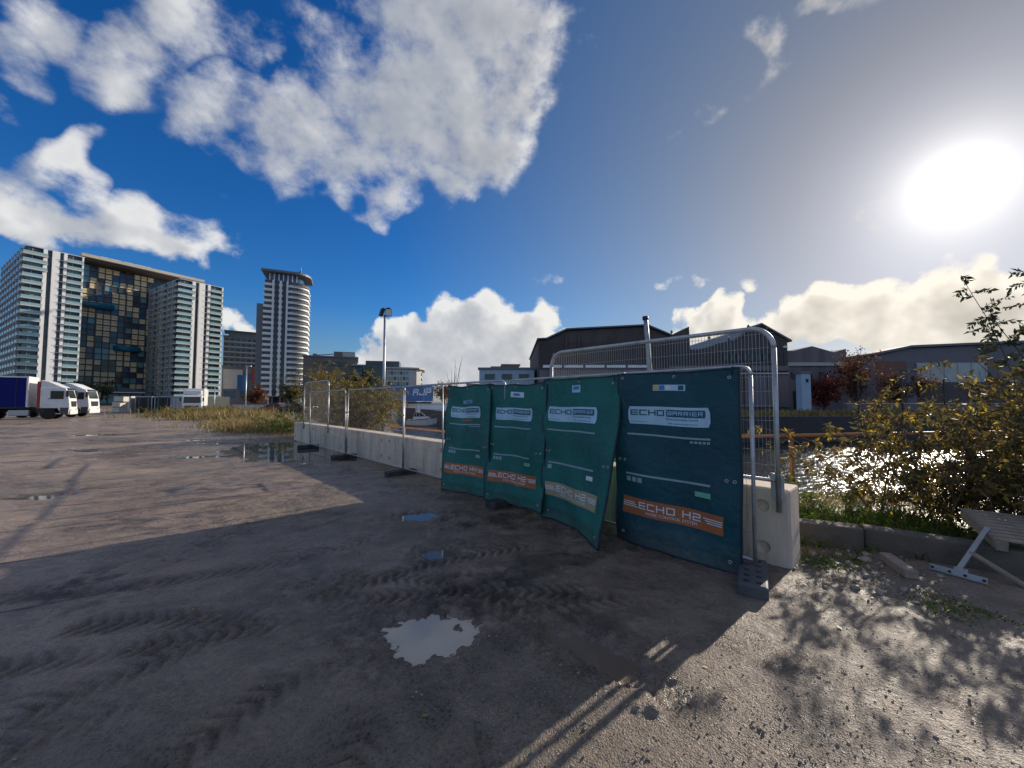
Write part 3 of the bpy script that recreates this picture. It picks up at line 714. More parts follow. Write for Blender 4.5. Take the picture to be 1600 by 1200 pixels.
MB().prism(outline(-1.6, 9.4), TZ0 + TF * TFH, TZ0 + TF * TFH + 4.2).build('penthouse', 'glass_blue', t)
for a in range(7): bxo('mullion', 'tower_white', t, (-7 + a * 2.0, 1.55, TZ0 + TF * TFH + 2.1), (.5, .2, 3.6))
rf = MB().prism(outline(1.2), TZ0 + TF * TFH + 4.2, TZ0 + TF * TFH + 5.2).build('roof', 'tower_grey', t)
MB().tube([(0, 8, 68), (6.5, 6, 70.8)], .35, 6).box((-2, 8, 68.6), (7, 6, 1.8)).build('roof_crane', 'tower_grey', rf)
MB().tube([(6.5, 6, 67), (6.5, 6, 73)], .12, 6).build('mast', 'tower_white', rf)
for x in (-8, -4.5, -1, 2.5, 6): bxo('column', 'tower_grey', t, (x, 1.2, 2.3), (.6, .6, 4.6))
bxo('lobby', 'glass_dark', t, (0, 9, 2.2), (13, 9, 4.4))

# ---------------------------------------------------------------- other city buildings
def city_block(name, said, loc, rz, w, d, h, wall, rows, cols, win, ww, wh, z0=3., side=True, roof='tower_grey', group=None, grid=None):
    t = thing(name, said, 'building', loc, rz, group)
    bxo('wall', wall, t, (w / 2, d / 2, h / 2), (w, d, h)); bxo('roof', roof, t, (w / 2, d / 2, h + .25), (w + .8, d + .8, .5))
    for r in range(rows):
        z = z0 + (h - z0 - .5) * (r + .5) / rows
        for c in range(cols): bxo('window', win if (r * 5 + c * 3) % 4 else 'glass_blue', t, (w * (c + .5) / cols, -.04, z), (ww, .2, wh))
        if side:
            n = max(2, int(d / (w / cols)))
            for c in range(n): bxo('window', win, t, (w + .04, d * (c + .5) / n, z), (.2, d / n * .7, wh))
    return t
t = city_block('apartment_building', 'grey gridded apartment building seen between the glass tower and the white banded tower', (-198, 262, 0), R(35), 26, 16, 47, 'tower_grey', 12, 8, 'glass_dark', 2.2, 2.2, 4, True)
for r in range(12): bxo('floor_band', 'office_pale', t, (13, -.12, 4.3 + r * 3.56), (26, .3, .7))
bxo('upper_storey', 'tower_grey', t, (13, 8, 49), (21, 12, 3.6)); bxo('roof', 'tower_grey', t, (13, 8, 51), (26, 16, .6))
t = city_block('studio_building', 'low white studio building with a red panel and blue glazing', (-162, 214, 0), R(34), 22, 12, 21.5, 'mauve_clad', 2, 3, 'glass_dark', 5., 4., 1, False)
for x, z, ww_, hh_, m in ((5, 14.5, 9, 11, 'office_pale'), (9.5, 12.5, 5, 9, 'container_blue'), (17, 16.5, 6, 8.5, 'red_paint'), (17, 8.5, 6, 6, 'glass_blue'), (21, 12, 1.6, 18, 'container_cream')):
    bxo('panel', m, t, (x, -.25, z), (ww_, .3, hh_))
t = city_block('office_block', 'brown office block with a projecting glazed corner', (-83, 152, 0), R(22), 20, 20, 19.8, 'office_brown', 3, 1, 'glass_dark', 13, 1.7, 6, False)
bxo('plant_room', 'office_brown', t, (15, 5, 21), (8, 9, 2.6)); bxo('sign', 'office_pale', t, (16.5, .3, 21.2), (4.5, .3, 1.6))
c = bxo('glazed_bay', 'glass_blue', t, (24, 4.0, 8.2), (10, 12, 16.4)); bxo('roof_edge', 'office_pale', t, (24.5, 3.5, 16.7), (13, 15, .5))
for i in range(5): bxo('mullion', 'office_pale', c, (-5 + i * 2.5, -6.05, 0), (.25, .2, 16.2))
for i in range(3): bxo('floor_line', 'office_pale', c, (0, -6.1, -4 + i * 4.5), (10, .2, .4))
MB().tube([(4, 2, 20.6), (16, 2, 21.9)], .18, 5).box((4, 2, 20.8), (1.6, 1, .8)).build('window_cleaning_arm', 'tower_grey', t)
t = thing('curved_office', 'pale banded office block with a curved end and dark glazed flank', 'building', (-58.5, 150, 0), R(12))
MB().prism([(0, 0), (0, 20), (9, 20), (9, -.5)], 0, 16).build('glazed_flank', 'glass_dark', t)
cp = [(9, -.6), (18, -.6), (20.5, .6), (22, 3), (22.4, 6), (22.4, 20), (9, 20)]
MB().prism(cp, 0, 14.6).build('wall', 'office_pale', t); MB().prism([(8.5, -1.4), (18.5, -1.4), (21.6, 0), (23.4, 3), (23.6, 6), (23.4, 20), (8.5, 20)], 14.8, 15.4).build('roof', 'office_pale', t)
bxo('plant_room', 'facade_dark', t, (7, 8, 16.9), (13, 9, 2.6))
for f in range(6):
    for i in range(7): bxo('window', 'glass_teal' if (f + i) % 3 else 'glass_dark', t, (9.9 + i * 1.18, -.68, 2.6 + f * 2.1), (.80, .16, 1.25))
    for i in range(4): bxo('window', 'glass_teal', t, (22.44, 5.5 + i * 3.5, 2.6 + f * 2.1), (.16, 2.4, 1.25))
for i, (px, y, w_, h_, said) in enumerate([(-20.5, 175, 10, 9.5, 'small teal glazed building beyond the blue lettered trailer'), (-8.5, 160, 4.5, 16, 'slim grey block seen above the acoustic sheets'), (-3.0, 120, 5.2, 13, 'pale stepped building next to the dark dock hall')]):
    t = city_block('low_building', said, (px, y, 0), R(4), w_, 10, h_, ('glass_teal', 'office_pale', 'mauve_clad')[i], 3, 3, 'glass_dark', w_ / 5, 1.4, 2, True)
t = thing('dock_office', 'low slate blue dock office with a flat roof beside the dark hall', 'building', (-5.0, 58.5, 0), 0)
bxo('wall', 'pale_cabinet', t, (4.2, 4, 3.3), (8.4, 8, 6.6)); bxo('roof', 'tower_grey', t, (4.2, 4, 6.75), (8.8, 8.4, .3))
for i in range(3): bxo('window', 'glass_dark', t, (1.6 + i * 2.6, -.05, 5.5), (1.5, .2, .8))

# ---------------------------------------------------------------- old dock halls
t = thing('dock_hall', 'dark brown corrugated dock hall with a low pitched roof', 'hall', (3.8, 55, 0), 0, 'old dock halls')
MB().extrude_y([(0, 0), (18.7, 0), (18.7, 11.2), (15.6, 12.5), (4.1, 11.9), (1.2, 10.55), (0, 10.5)], 0, 26).build('wall', 'hall_clad', t)
MB().extrude_y([(-.2, 10.6), (1.2, 10.66), (4.1, 12.02), (15.6, 12.62), (19.0, 11.2), (19.0, 11.36), (15.6, 12.80), (4.0, 12.20), (1.1, 10.84), (-.2, 10.78)], -.5, 26.4).build('roof', 'tower_grey', t)
for i in range(5): bxo('sky_gap_strip', 'facade_white', t, (2.0 + i * 3.05, -.06, 6.75), (2.7, .14, .38))  # white strips painted in for bright sky seen through the open side
for x in (4.0, 5.8, 10.2, 14.6): bxo('post', 'brown_metal', t, (x, -.12, 9.0), (.22, .2, 4.2))
for i in range(44): bxo('cladding_rib', 'hall_clad', t, (.3 + i * .42, -.045, 8.6), (.10, .09, 3.3))
bxo('lower_wall', 'hall_wall', t, (9.3, -.18, 3.1), (18.4, .3, 6.2))
for i in range(4): bxo('door', 'container_dark', t, (2.5 + i * 4.6, -.36, 2.2), (3.2, .12, 4.4))
t = thing('gabled_hall', 'dark gabled dock hall with a stepped parapet and a raised fin beside the corrugated hall', 'hall', (22.55, 55.4, 0), 0, 'old dock halls')
MB().extrude_y([(0, 0), (17.4, 0), (17.4, 10.5), (13.6, 12.75), (12.0, 12.1), (9.6, 10.4), (7.4, 10.15), (7.3, 9.4), (3.3, 9.25), (3.2, 12.6), (0, 11.1)], 0, .9).build('front_wall', 'hall_clad', t)
MB().extrude_y([(0, 0), (17.4, 0), (17.4, 9.0), (0, 9.0)], .95, 24).build('shed', 'hall_clad', t)
MB().extrude_y([(9.4, 10.35), (12.0, 12.15), (13.6, 12.85), (17.9, 10.35), (17.9, 10.6), (13.6, 13.1), (11.9, 12.4), (9.3, 10.6)], -.3, 24).build('roof', 'tower_grey', t)
for i in range(30): bxo('cladding_rib', 'hall_clad', t, (.35 + i * .57, -.05, 8.0), (.12, .1, 2.0))
bxo('lintel', 'hall_wall', t, (8.7, -.12, 6.5), (17.3, .24, .7)); bxo('gutter', 'office_pale', t, (8.7, -.2, 5.75), (17.3, .22, .22))
for i, x in enumerate((1.6, 5.2, 8.9, 12.6, 16.0)): bxo('bay_wall', ('hall_wall', 'mauve_clad')[i % 2], t, (x, -.10, 3.2), (3.2, .2, 4.6))
for i in range(8): bxo('window', 'glass_dark', t, (8.3 + i * .95, -.16, 8.1), (.6, .12, 1.0))
bxo('lamp', 'lamp_glass', t, (16.9, -.25, 9.6), (.5, .3, .3))
vent = MB().tube([(0, 0, 0), (0, 0, .35)], .09, 6).lathe([(.05, .30), (.22, .42), (.16, .62), (.03, .80)], 8, 'Z').mesh('roof_vent', True); vent.materials.append(MATS['tower_grey'])
for i, (x, z) in enumerate(((-2.6, 11.9), (.9, 11.45), (6.4, 10.6) , (9.2, 10.5), (12.2, 12.3), (14.9, 12.1))): obj('roof_vent', vent, None, t, (x, .6, z - .05))
t = thing('dock_annex', 'low dark annex with a wavy parapet next to the gabled hall', 'building', (40.2, 56.5, 0), 0, 'old dock halls')
MB().extrude_y([(0, 0), (9.2, 0), (9.2, 9.5), (7.4, 9.0), (4.2, 9.9), (1.4, 9.2), (0, 9.2)], 0, 14).build('wall', 'hall_wall', t); bxo('parapet', 'office_pale', t, (4.6, -.12, 7.2), (9.2, .3, .5))
for i in range(4): bxo('window', 'glass_dark', t, (1.4 + i * 2.1, -.06, 5.6), (1.0, .2, .9))
bxo('door', 'container_dark', t, (2.4, -.08, 1.6), (2.4, .2, 3.2)); MB().tube([(.1, -.3, 0), (.1, -.3, 8.9)], .09, 6).build('drainpipe', 'tower_grey', t)
t = thing('low_shed', 'long low mauve industrial shed with a glazed strip and brick end', 'building', (57.0, 60, 0), R(-3))
MB().extrude_y([(0, 0), (46, 0), (46, 11.6), (5, 10.0), (0, 8.9)], 0, 22).build('wall', 'mauve_clad', t)
MB().extrude_y([(-.4, 8.95), (5, 10.1), (46.4, 11.7), (46.4, 12.0), (5, 10.45), (-.5, 9.3)], -.5, 22.4).build('roof', 'tower_grey', t)
bxo('brick_end', 'brick_far', t, (2.2, -.12, 4.0), (4.3, .24, 8.0)); wd = bxo('window', 'window_pale', t, (11.0, -.1, 6.2), (10.0, .2, 3.0))
for i in range(6): bxo('mullion', 'office_pale', wd, (-5 + i * 2, -.14, 0), (.18, .12, 3.0))
bxo('lower_wall', 'hall_clad', t, (25, -.14, 2.3), (40, .24, 4.4))
# things on the far quay
for x, y, m, h_, said in ((36.6, 48.2, 'pale_cabinet', 5.2, 'tall pale blue cabinet standing on the far quay'), (50.6, 49, 'mauve_clad', 5.6, 'tall mauve pillar cabinet on the far quay beside the low shed')):
    t = thing('dock_cabinet', said, 'cabinet', (x, y, 0)); bxo('body', m, t, (0, 0, h_ / 2), (1.15, 1.0, h_), 0, .04); bxo('cap', 'tower_grey', t, (0, 0, h_ + .12), (1.5, 1.3, .24)); bxo('base', 'hall_wall', t, (0, 0, .25), (1.3, 1.15, .5)); bxo('vent', 'container_dark', t, (.1, -.52, h_ - .9), (.3, .06, .45))
for i, x in enumerate((40.2, 45.3, 50.2)):
    o = MB().tube([(0, 0, 0), (0, 0, 4.2)], .075, 6).tube([(0, 0, 4.2), (.35, 0, 4.35)], .05, 6).build('quay_post', 'black_plastic', None, True, 0, 2, (x, 44.6, 0)); tag(o, ('thin black post on the far quay beside the red leaved tree', 'thin black post on the far quay before the orange autumn tree', 'thin black post on the far quay before the mauve pillar cabinet')[i], 'post', 'posts on the far quay')
t = thing('quay_boundary_wall', 'low grey boundary wall behind the far quay edge', 'wall', (41, 47.2, 0)); bxo('wall', 'hall_wall', t, (10, 0, .7), (20, .3, 1.4)); bxo('coping', 'office_pale', t, (10, 0, 1.45), (20.2, .42, .12))
t = thing('quay_parapet', 'white concrete parapet on the quay behind the boat', 'wall', (-19.2, 86.5, 0), R(-52)); bxo('wall', 'facade_white', t, (6.5, 0, -.1), (24, .4, 2.5)); bxo('coping', 'office_pale', t, (6.5, 0, 1.2), (24.2, .6, .18))
# lettered trailer
t = thing('lettered_trailer', 'blue box trailer lettered AJP in white on the far quay', 'trailer', (-29.6, 93.5, 0), R(2))
bd = bxo('body', 'container_blue', t, (5.0, 1.25, 3.75), (9.9, 2.5, 3.9), 0, .05); bxo('chassis', 'black_plastic', t, (5.0, 1.25, 1.45), (9.4, 1.0, .5))
for sx in (1.4, 2.7, 8.6): MB().lathe([(.52, -.3), (.52, .0)], 16, 'Y', (sx, .3, .52)).build('wheel', 'tyre', t)
bxo('landing_leg', 'steel_grey', t, (6.9, .35, .65), (.2, .2, 1.3)); bxo('door_frame', 'container_cream', t, (8.1, -.03, 3.75), (.10, .08, 3.8))
def flat_word(txt, x, z, h, parent, m, y):
    for ch in txt:
        qs, xe = word_quads(ch, 0, 0, h, .85, .2, .14, .15); mb = MB()
        for g in qs: mb.add([(x + p, y, z + q) for p, q in g], [(0, 1, 2, 3)])
        mb.build('letter', m, parent); x += xe
flat_word('AJP', .35, -.5, 1.55, bd, 'facade_white', -1.262); flat_word('AJP', 3.5, 1.0, .45, bd, 'facade_white', -1.262)
for i, x in enumerate((-28.6, -26.4)):
    o = MB().box((0, 0, .9), (2.0, 1.6, 1.8)).box((0, 0, 1.9), (2.1, 1.7, .12)).build('red_skip', 'red_paint', None, False, .05, 1, (x, 89.5, 0)); tag(o, ('dull red waste skip below the hind wheels of the lettered trailer', 'dull red waste skip below the AJP letters')[i], 'skip', 'red skips on the far quay')

# ---------------------------------------------------------------- boat
t = thing('motor_boat', 'small white motor boat with a raked windscreen moored in the dock', 'boat', (-19.6, 72, WATER_Z), R(4))
mb = MB(); prof = []
for i, (x, hw, zk, zs) in enumerate([(0, 1.05, -.25, 1.15), (1.5, 1.2, -.35, 1.15), (3.4, 1.15, -.35, 1.25), (4.8, .85, -.2, 1.45), (5.8, .42, .2, 1.65), (6.5, .04, .9, 1.85)]):
    prof += [(x, -hw, zs), (x, -hw * .85, zk + .45), (x, 0, zk), (x, hw * .85, zk + .45), (x, hw, zs)]
fs = [(i * 5 + k, i * 5 + k + 1, (i + 1) * 5 + k + 1, (i + 1) * 5 + k) for i in range(5) for k in range(4)] + [(0, 1, 2, 3, 4)] + [(i * 5, (i + 1) * 5, (i + 1) * 5 + 4, i * 5 + 4) for i in range(5)]
mb.add(prof, fs).build('hull', 'white_paint', t)
MB().tube([(0, -1.08, 1.15), (1.5, -1.23, 1.15), (3.4, -1.18, 1.25), (4.8, -.88, 1.45), (5.8, -.45, 1.65), (6.5, -.05, 1.87)], .05, 6).build('gunwale', 'navy_curtain', t, True)
MB().extrude_y([(1.2, 1.15), (4.3, 1.4), (3.6, 1.75), (1.2, 1.7)], -.8, .8).build('cabin', 'white_paint', t, False, .04)
MB().extrude_y([(1.3, 1.72), (3.55, 1.77), (2.7, 2.45), (1.5, 2.5)], -.72, .72).build('windscreen', 'screen_glass', t)
for x0, x1 in ((3.55, 2.7), (2.55, 2.2), (1.9, 1.75), (1.25, 1.5)): MB().tube([(x0, -.75, 1.74), (x1, -.75, 2.5)], .035, 5).build('window_frame', 'white_paint', t)
MB().tube([(2.1, 0, 2.5), (2.1, 0, 4.3)], .03, 5).build('aerial', 'white_paint', t); MB().tube([(4.4, -.8, 1.45), (4.5, -.75, 2.0), (6.2, -.1, 2.35), (6.4, 0, 1.9)], .025, 5).build('pulpit_rail', 'alloy', t)

# ---------------------------------------------------------------- lorries, cars, containers
def wheel(parent, x, y, r, w_, m='alloy'):
    tw = MB().lathe([(r * .62, -w_ / 2), (r * .94, -w_ / 2), (r, -w_ * .36), (r, w_ * .36), (r * .94, w_ / 2), (r * .62, w_ / 2)], 24, 'Y').mesh('wheel', True); tw.materials.append(MATS['tyre'])
    o = obj('wheel', tw, None, parent, (x, y, r))
    MB().lathe([(r * .62, -w_ * .49), (r * .55, -w_ * .42), (r * .30, -w_ * .30), (r * .22, -w_ * .48), (.01, -w_ * .50)], 20, 'Y').build('rim', m, o, True)
    return o
def tractor(said, loc, rz, accent=None):
    t = thing('lorry_tractor', said, 'lorry', loc, rz, 'white lorry tractors in the yard')
    cab = MB().extrude_y([(.42, 1.05), (1.55, 1.05), (1.75, .55), (2.28, .42), (2.36, 1.15), (2.28, 2.0), (2.06, 2.98), (1.86, 3.06), (.42, 3.06)], -1.24, 1.24).build('cab', 'white_paint', t, False, .045, 2)
    MB().extrude_y([(.42, 3.07), (1.84, 3.07), (1.5, 3.28), (.95, 3.60), (.5, 3.74), (.42, 3.74)], -1.16, 1.16).build('roof_deflector', 'white_paint', t, False, .05, 2)
    bxo('sun_visor', 'black_plastic', t, (2.16, 0, 2.93), (.16, 2.1, .14), 0, .02)
    bxo('lower_skirt', 'plastic_grey', t, (2.0, -1.235, .78), (.55, .06, .62))
    MB().add([(2.30, -1.02, 2.02), (2.30, 1.02, 2.02), (2.085, .98, 2.86), (2.085, -.98, 2.86)], [(0, 1, 2, 3)]).build('windscreen', 'screen_glass', t)
    for y in (-1.255, 1.255): bxo('side_window', 'screen_glass', t, (1.50, y, 2.32), (.85, .02, .78), 0, .02)
    bxo('grille', 'black_plastic', t, (2.36, 0, 1.45), (.06, 1.5, .55)); bxo('bumper', 'white_paint', t, (2.36, 0, .62), (.12, 2.4, .42), 0, .04)
    for y in (-.95, .95): bxo('headlight', 'lamp_glass', t, (2.39, y, .86), (.06, .38, .20), 0, .02); bxo('mirror', 'black_plastic', t, (2.2, y * 1.46, 2.45), (.16, .22, .62), 0, .03)
    bxo('chassis', 'black_plastic', t, (-1.6, 0, .85), (5.2, .9, .3)); bxo('fuel_tank', 'alloy', t, (-.85, -1.0, .62), (1.25, .5, .55), 0, .06); bxo('side_panel', 'black_plastic', t, (.5, -1.22, .8), (.5, .06, .5))
    MB().add([(x, -1.26, z) for x, z in ((.40, 1.08), (.50, 1.25), (.95, 1.42), (1.42, 1.25), (1.52, 1.08))] + [(x, -1.0, z) for x, z in ((.40, 1.08), (.50, 1.25), (.95, 1.42), (1.42, 1.25), (1.52, 1.08))], [(i, i + 1, i + 6, i + 5) for i in range(4)]).build('wheel_arch', 'black_plastic', t)
    for y in (-1.1, 1.1): bxo('rear_deflector', accent or 'white_paint', t, (.30, y, 2.35), (.22, .14, 2.5), 0, .04)
    wheel(t, .95, -1.08, .50, .32); wheel(t, .95, 1.08, .50, .32); wheel(t, -2.7, -1.0, .50, .55); wheel(t, -2.7, 1.0, .50, .55)
    bxo('step', 'alloy', t, (1.62, -1.24, .52), (.35, .08, .10)); bxo('door_handle', 'black_plastic', t, (1.0, -1.262, 1.95), (.16, .03, .06))
    return t
LZ = R(37)
tractor('white lorry tractor with a red edged deflector coupled to the navy curtain trailer', (-46.0, 37.3, 0), LZ, 'red_paint')
tractor('white lorry tractor without a trailer parked behind the curtain lorry', (-49.3, 42.4, 0), R(28))
t = thing('curtain_trailer', 'navy curtain sided trailer behind the white tractor', 'trailer', (-46.0 - .25 * math.cos(LZ), 37.3 - .25 * math.sin(LZ), 0), LZ)
bd = bxo('curtain', 'navy_curtain', t, (-6.8, 0, 2.55), (13.2, 2.52, 2.75), 0, .03); bxo('bulkhead', 'white_paint', t, (-.12, 0, 2.6), (.12, 2.56, 2.9)); bxo('roof_rail', 'white_paint', t, (-6.8, 0, 3.98), (13.5, 2.58, .12)); bxo('side_rail', 'black_plastic', t, (-6.8, 0, 1.1), (13.4, 2.56, .16))
for i in range(13): bxo('strap', 'black_plastic', bd, (-6 + i, -1.268, 0), (.05, .012, 2.7))
for x in (-8.3, -9.6, -10.9): wheel(t, x, -1.0, .50, .45); wheel(t, x, 1.0, .50, .45)
bxo('landing_leg', 'steel_grey', t, (-4.1, -.9, .5), (.16, .16, 1.0)); bxo('chassis', 'black_plastic', t, (-6.8, 0, .9), (13, .9, .3))
t = thing('box_lorry', 'white box lorry parked facing the yard beside the tall weeds', 'lorry', (-46.3, 55.6, 0), R(-56))
MB().extrude_y([(-1.9, .6), (0, .45), (.08, 1.1), (.02, 1.5), (-.25, 2.45), (-.45, 2.6), (-1.9, 2.6)], -1.1, 1.1).build('cab', 'white_paint', t, False, .05, 2)
MB().add([(.045, -.95, 1.5), (.045, .95, 1.5), (-.225, .92, 2.4), (-.225, -.92, 2.4)], [(0, 1, 2, 3)]).build('windscreen', 'screen_glass', t)
bxo('box_body', 'white_paint', t, (-5.1, 0, 2.35), (6.0, 2.45, 2.6), 0, .04); bxo('roof_deflector', 'white_paint', t, (-1.2, 0, 3.0), (1.2, 2.1, .7), 0, .15); bxo('grille', 'black_plastic', t, (.06, 0, .95), (.06, 1.6, .35)); bxo('bumper', 'black_plastic', t, (.03, 0, .55), (.14, 2.2, .3), 0, .03)
for y in (-.85, .85): bxo('headlight', 'lamp_glass', t, (.09, y, .85), (.06, .3, .2)); bxo('mirror', 'black_plastic', t, (-.05, y * 1.5, 2.0), (.14, .2, .5), 0, .03); wheel(t, -1.0, y * 1.13, .45, .28); wheel(t, -6.0, y * 1.08, .45, .45)
bxo('chassis', 'black_plastic', t, (-4.5, 0, .75), (7, .9, .3)); bxo('side_window', 'screen_glass', t, (-.85, -1.115, 1.95), (.8, .02, .6))
def container(said, x, y, m, front, w_=2.5, h_=2.55, grp='containers along the end of the yard'):
    t = thing('storage_container', said, 'container', (x, y, 0), R(6), grp)
    bxo('body', m, t, (0, 3, h_ / 2), (w_, 6, h_))
    for sx in (-1, 1): bxo('corner_post', 'steel_grey', t, (sx * (w_ / 2 - .07), -.06, h_ / 2), (.14, .12, h_))
    bxo('header', 'steel_grey', t, (0, -.06, h_ - .08), (w_ - .3, .12, .16))
    for sx in (-1, 1):
        d = bxo('door', front, t, (sx * (w_ / 4 - .05), -.04, h_ / 2 - .1), (w_ / 2 - .16, .07, h_ - .3)); bxo('lock_bar', 'steel_grey', d, (.1 * sx, -.06, 0), (.05, .05, h_ - .4))
    return t
for x, m, f, said in ((-61.6, 'container_cream', 'container_cream', 'cream storage container with rusty patches behind the parked tractor'), (-58.5, 'container_dark', 'container_dark', 'black storage container next to the stacked cream boxes'),
                      (-55.7, 'container_dark', 'container_dark', 'black storage container in the middle of the row'), (-53.2, 'container_cream', 'office_pale', 'pale grey storage container between two black ones'), (-50.6, 'container_dark', 'container_dark', 'black storage container beside the white box lorry')):
    container(said, x, 61.0 + (x + 60) * .1, m, f)
for i, (x, z) in enumerate(((-61.9 + 1.75, 0), (-61.9 + 1.75, .82), (-61.9 + 2.1, 1.64))):
    t = thing('stacked_crate', ('lowest', 'middle', 'topmost')[i] + ' cream crate stacked beside the black container', 'crate', (x, 58.9, z), R(8 * (i - 1)), 'cream crates stacked in the yard')
    bxo('body', 'container_cream', t, (0, 0, .44), (1.2, 1.0, .70)); bxo('lid', 'container_cream', t, (0, 0, .80), (1.26, 1.06, .03)); [bxo('skid', 'wood_old', t, (sx, 0, .045), (.1, 1.0, .09)) for sx in (-.5, 0, .5)]
def car(said, loc, rz, m):
    t = thing('parked_car', said, 'car', loc, rz, 'cars parked beyond the weeds')
    MB().extrude_y([(-2.1, .32), (2.1, .30), (2.15, .62), (1.9, .85), (1.0, .98), (-1.7, 1.0), (-2.12, .9)], -.87, .87).build('body', m, t, False, .06, 2)
    MB().extrude_y([(-1.75, .98), (1.02, .97), (.35, 1.44), (-1.2, 1.46)], -.74, .74).build('cabin', 'screen_glass', t, False, .04, 2); bxo('roof', m, t, (-.42, 0, 1.47), (1.5, 1.4, .05), 0, .02)
    for x in (-1.3, 1.3):
        for y in (-.80, .80): wheel(t, x, y, .32, .2)
    for y in (-.6, .6): bxo('headlight', 'lamp_glass', t, (2.12, y, .66), (.06, .3, .14)); bxo('mirror', m, t, (.75, y * 1.55, 1.05), (.1, .18, .12))
car('red hatchback parked beyond the golden weeds', (-36.4, 59, 0), R(170), 'car_red')
car('black saloon parked next to the red hatchback', (-32.3, 57, 0), R(172), 'car_black')
car('black hatchback parked behind the saloon near the fence end', (-34.0, 63, 0), R(165), 'car_black')
t = thing('car_park_wall', 'low pale wall along the road below the white banded tower', 'wall', (-66, 92, 0), R(-6)); bxo('wall', 'concrete', t, (14, 0, .45), (30, .3, .9)); bxo('coping', 'office_pale', t, (14, 0, .95), (30.2, .4, .1))
for x, y, h_, said in ((-24.4, 35.2, 4.9, 'slim grey lamp column standing among the golden weeds'), (-36.0, 46.5, 3.4, 'short slim lamp column beside the box lorry')):
    t = thing('lamp_column', said, 'lamp column', (x, y, 0)); MB().tube([(0, 0, -.1), (0, 0, h_)], [.06, .045], 8).build('pole', 'galv', t, True); bxo('lantern', 'galv', t, (.18, 0, h_ + .03), (.5, .16, .09), 0, .02); bxo('base_door', 'galv', t, (0, -.07, .7), (.09, .02, .4))
# ---------------------------------------------------------------- concrete blocks along the dock side of the fence
def cut(me, cutters):
    """mesh with holes cut by boxes and round bars"""
    o = bpy.data.objects.new('work', me); COL.objects.link(o); tmp = [o]
    for c in cutters:
        k = bpy.data.objects.new('work_cut', c); COL.objects.link(k); tmp.append(k)
        md = o.modifiers.new('b', 'BOOLEAN'); md.operation = 'DIFFERENCE'; md.object = k; md.solver = 'EXACT'
    dg = bpy.context.evaluated_depsgraph_get(); res = bpy.data.meshes.new_from_object(o.evaluated_get(dg))
    for x in tmp: bpy.data.objects.remove(x)
    return res
BL, BT, BH = 2.97, .40, .80
def block_mesh():
    m = MB().box((BL / 2, BT / 2, BH / 2), (BL, BT, BH)).mesh('block', False, .022, 2)
    cs = []
    for x in (.24, BL - .24):
        for z in (.19, .61): cs.append(MB().lathe([(.045, .055), (.072, -.02)], 20, 'Y', (x, 0, z)).mesh('c'))
    for x in (.75, BL / 2, BL - .75): cs.append(MB().box((x, 0, BH - .11), (.035, .06, .13)).mesh('c'))
    return cut(m, cs)
bm_block = block_mesh(); bm_block.materials.append(MATS['concrete'])
BLOCK_U0 = -.20
BLOCK_SAID = ['concrete barrier block carrying the tall mesh screen, next to the kerb beams',
              'concrete barrier block hidden mostly behind the hanging teal acoustic sheets, second of its line',
              'concrete barrier block just past the edge of the acoustic sheet printed H4',
              'concrete barrier block in front of the foot of the floodlight mast',
              'concrete barrier block in front of the yellowing bush, last but one of the line',
              'concrete barrier block at the far end of the line beside the wide puddle']
for k in range(6):
    u = BLOCK_U0 + 3.0 * (k + 1)
    x, y = fpt(u - .015, .42 + .012 * math.sin(k * 2.3))
    h = -.03
    o = obj('concrete_block', bm_block, None, None, (x, y, h), FENCE_RZ + R(.25 * math.sin(k * 3.1)))
    tag(o, BLOCK_SAID[k], 'barrier block', 'concrete blocks behind the wire fence')

# ---------------------------------------------------------------- wire fence panels
def wire_mesh(w, z0, z1, dx=.042, dz=.20, r=.0016, y=0.):
    mb = MB()
    for i in range(1, int(w / dx)): mb.tube([(i * dx, y, z0), (i * dx, y, z1)], r, 3, False)
    for j in range(1, int((z1 - z0) / dz) + 1): mb.tube([(0, y + r, z0 + j * dz), (w, y + r, z0 + j * dz)], r, 3, False)
    return mb.mesh('wire_mesh')
PW, PH = 3.46, 2.0
def panel_meshes():
    r = .0175; cr = .09
    top = arc((cr, PH - cr), cr, math.pi, math.pi / 2, 7) + arc((PW - cr, PH - cr), cr, math.pi / 2, 0, 7)
    d = {'post': MB().tube([(0, 0, .06), (0, 0, PH - cr)], r, 10).mesh('post', True),
         'top_rail': MB().tube(top, r, 10).mesh('top_rail', True),
         'bottom_rail': MB().tube([(r, 0, .15), (PW - r, 0, .15)], r * .85, 10).mesh('bottom_rail', True),
         'stay': MB().tube([(0, 0, .15), (0, 0, PH)], r * .8, 8).mesh('stay', True),
         'mid_rail': MB().tube([(PW - .9, 0, .98), (PW, 0, .98)], .012, 8).mesh('mid_rail', True),
         'wire_mesh': wire_mesh(PW, .15, PH, .05, .25, .0014)}
    for k, m in d.items(): m.materials.append(MATS['wire' if k == 'wire_mesh' else 'galv'])
    return d
PM = panel_meshes()
PANEL_SAID = ['galvanised wire fence panel hidden behind the three overlapping teal acoustic sheets',
              'galvanised wire fence panel half covered by the acoustic sheet printed H4',
              'galvanised wire fence panel in front of the boat and the floodlight mast',
              'galvanised wire fence panel at the far end of the run beside the wide puddle']
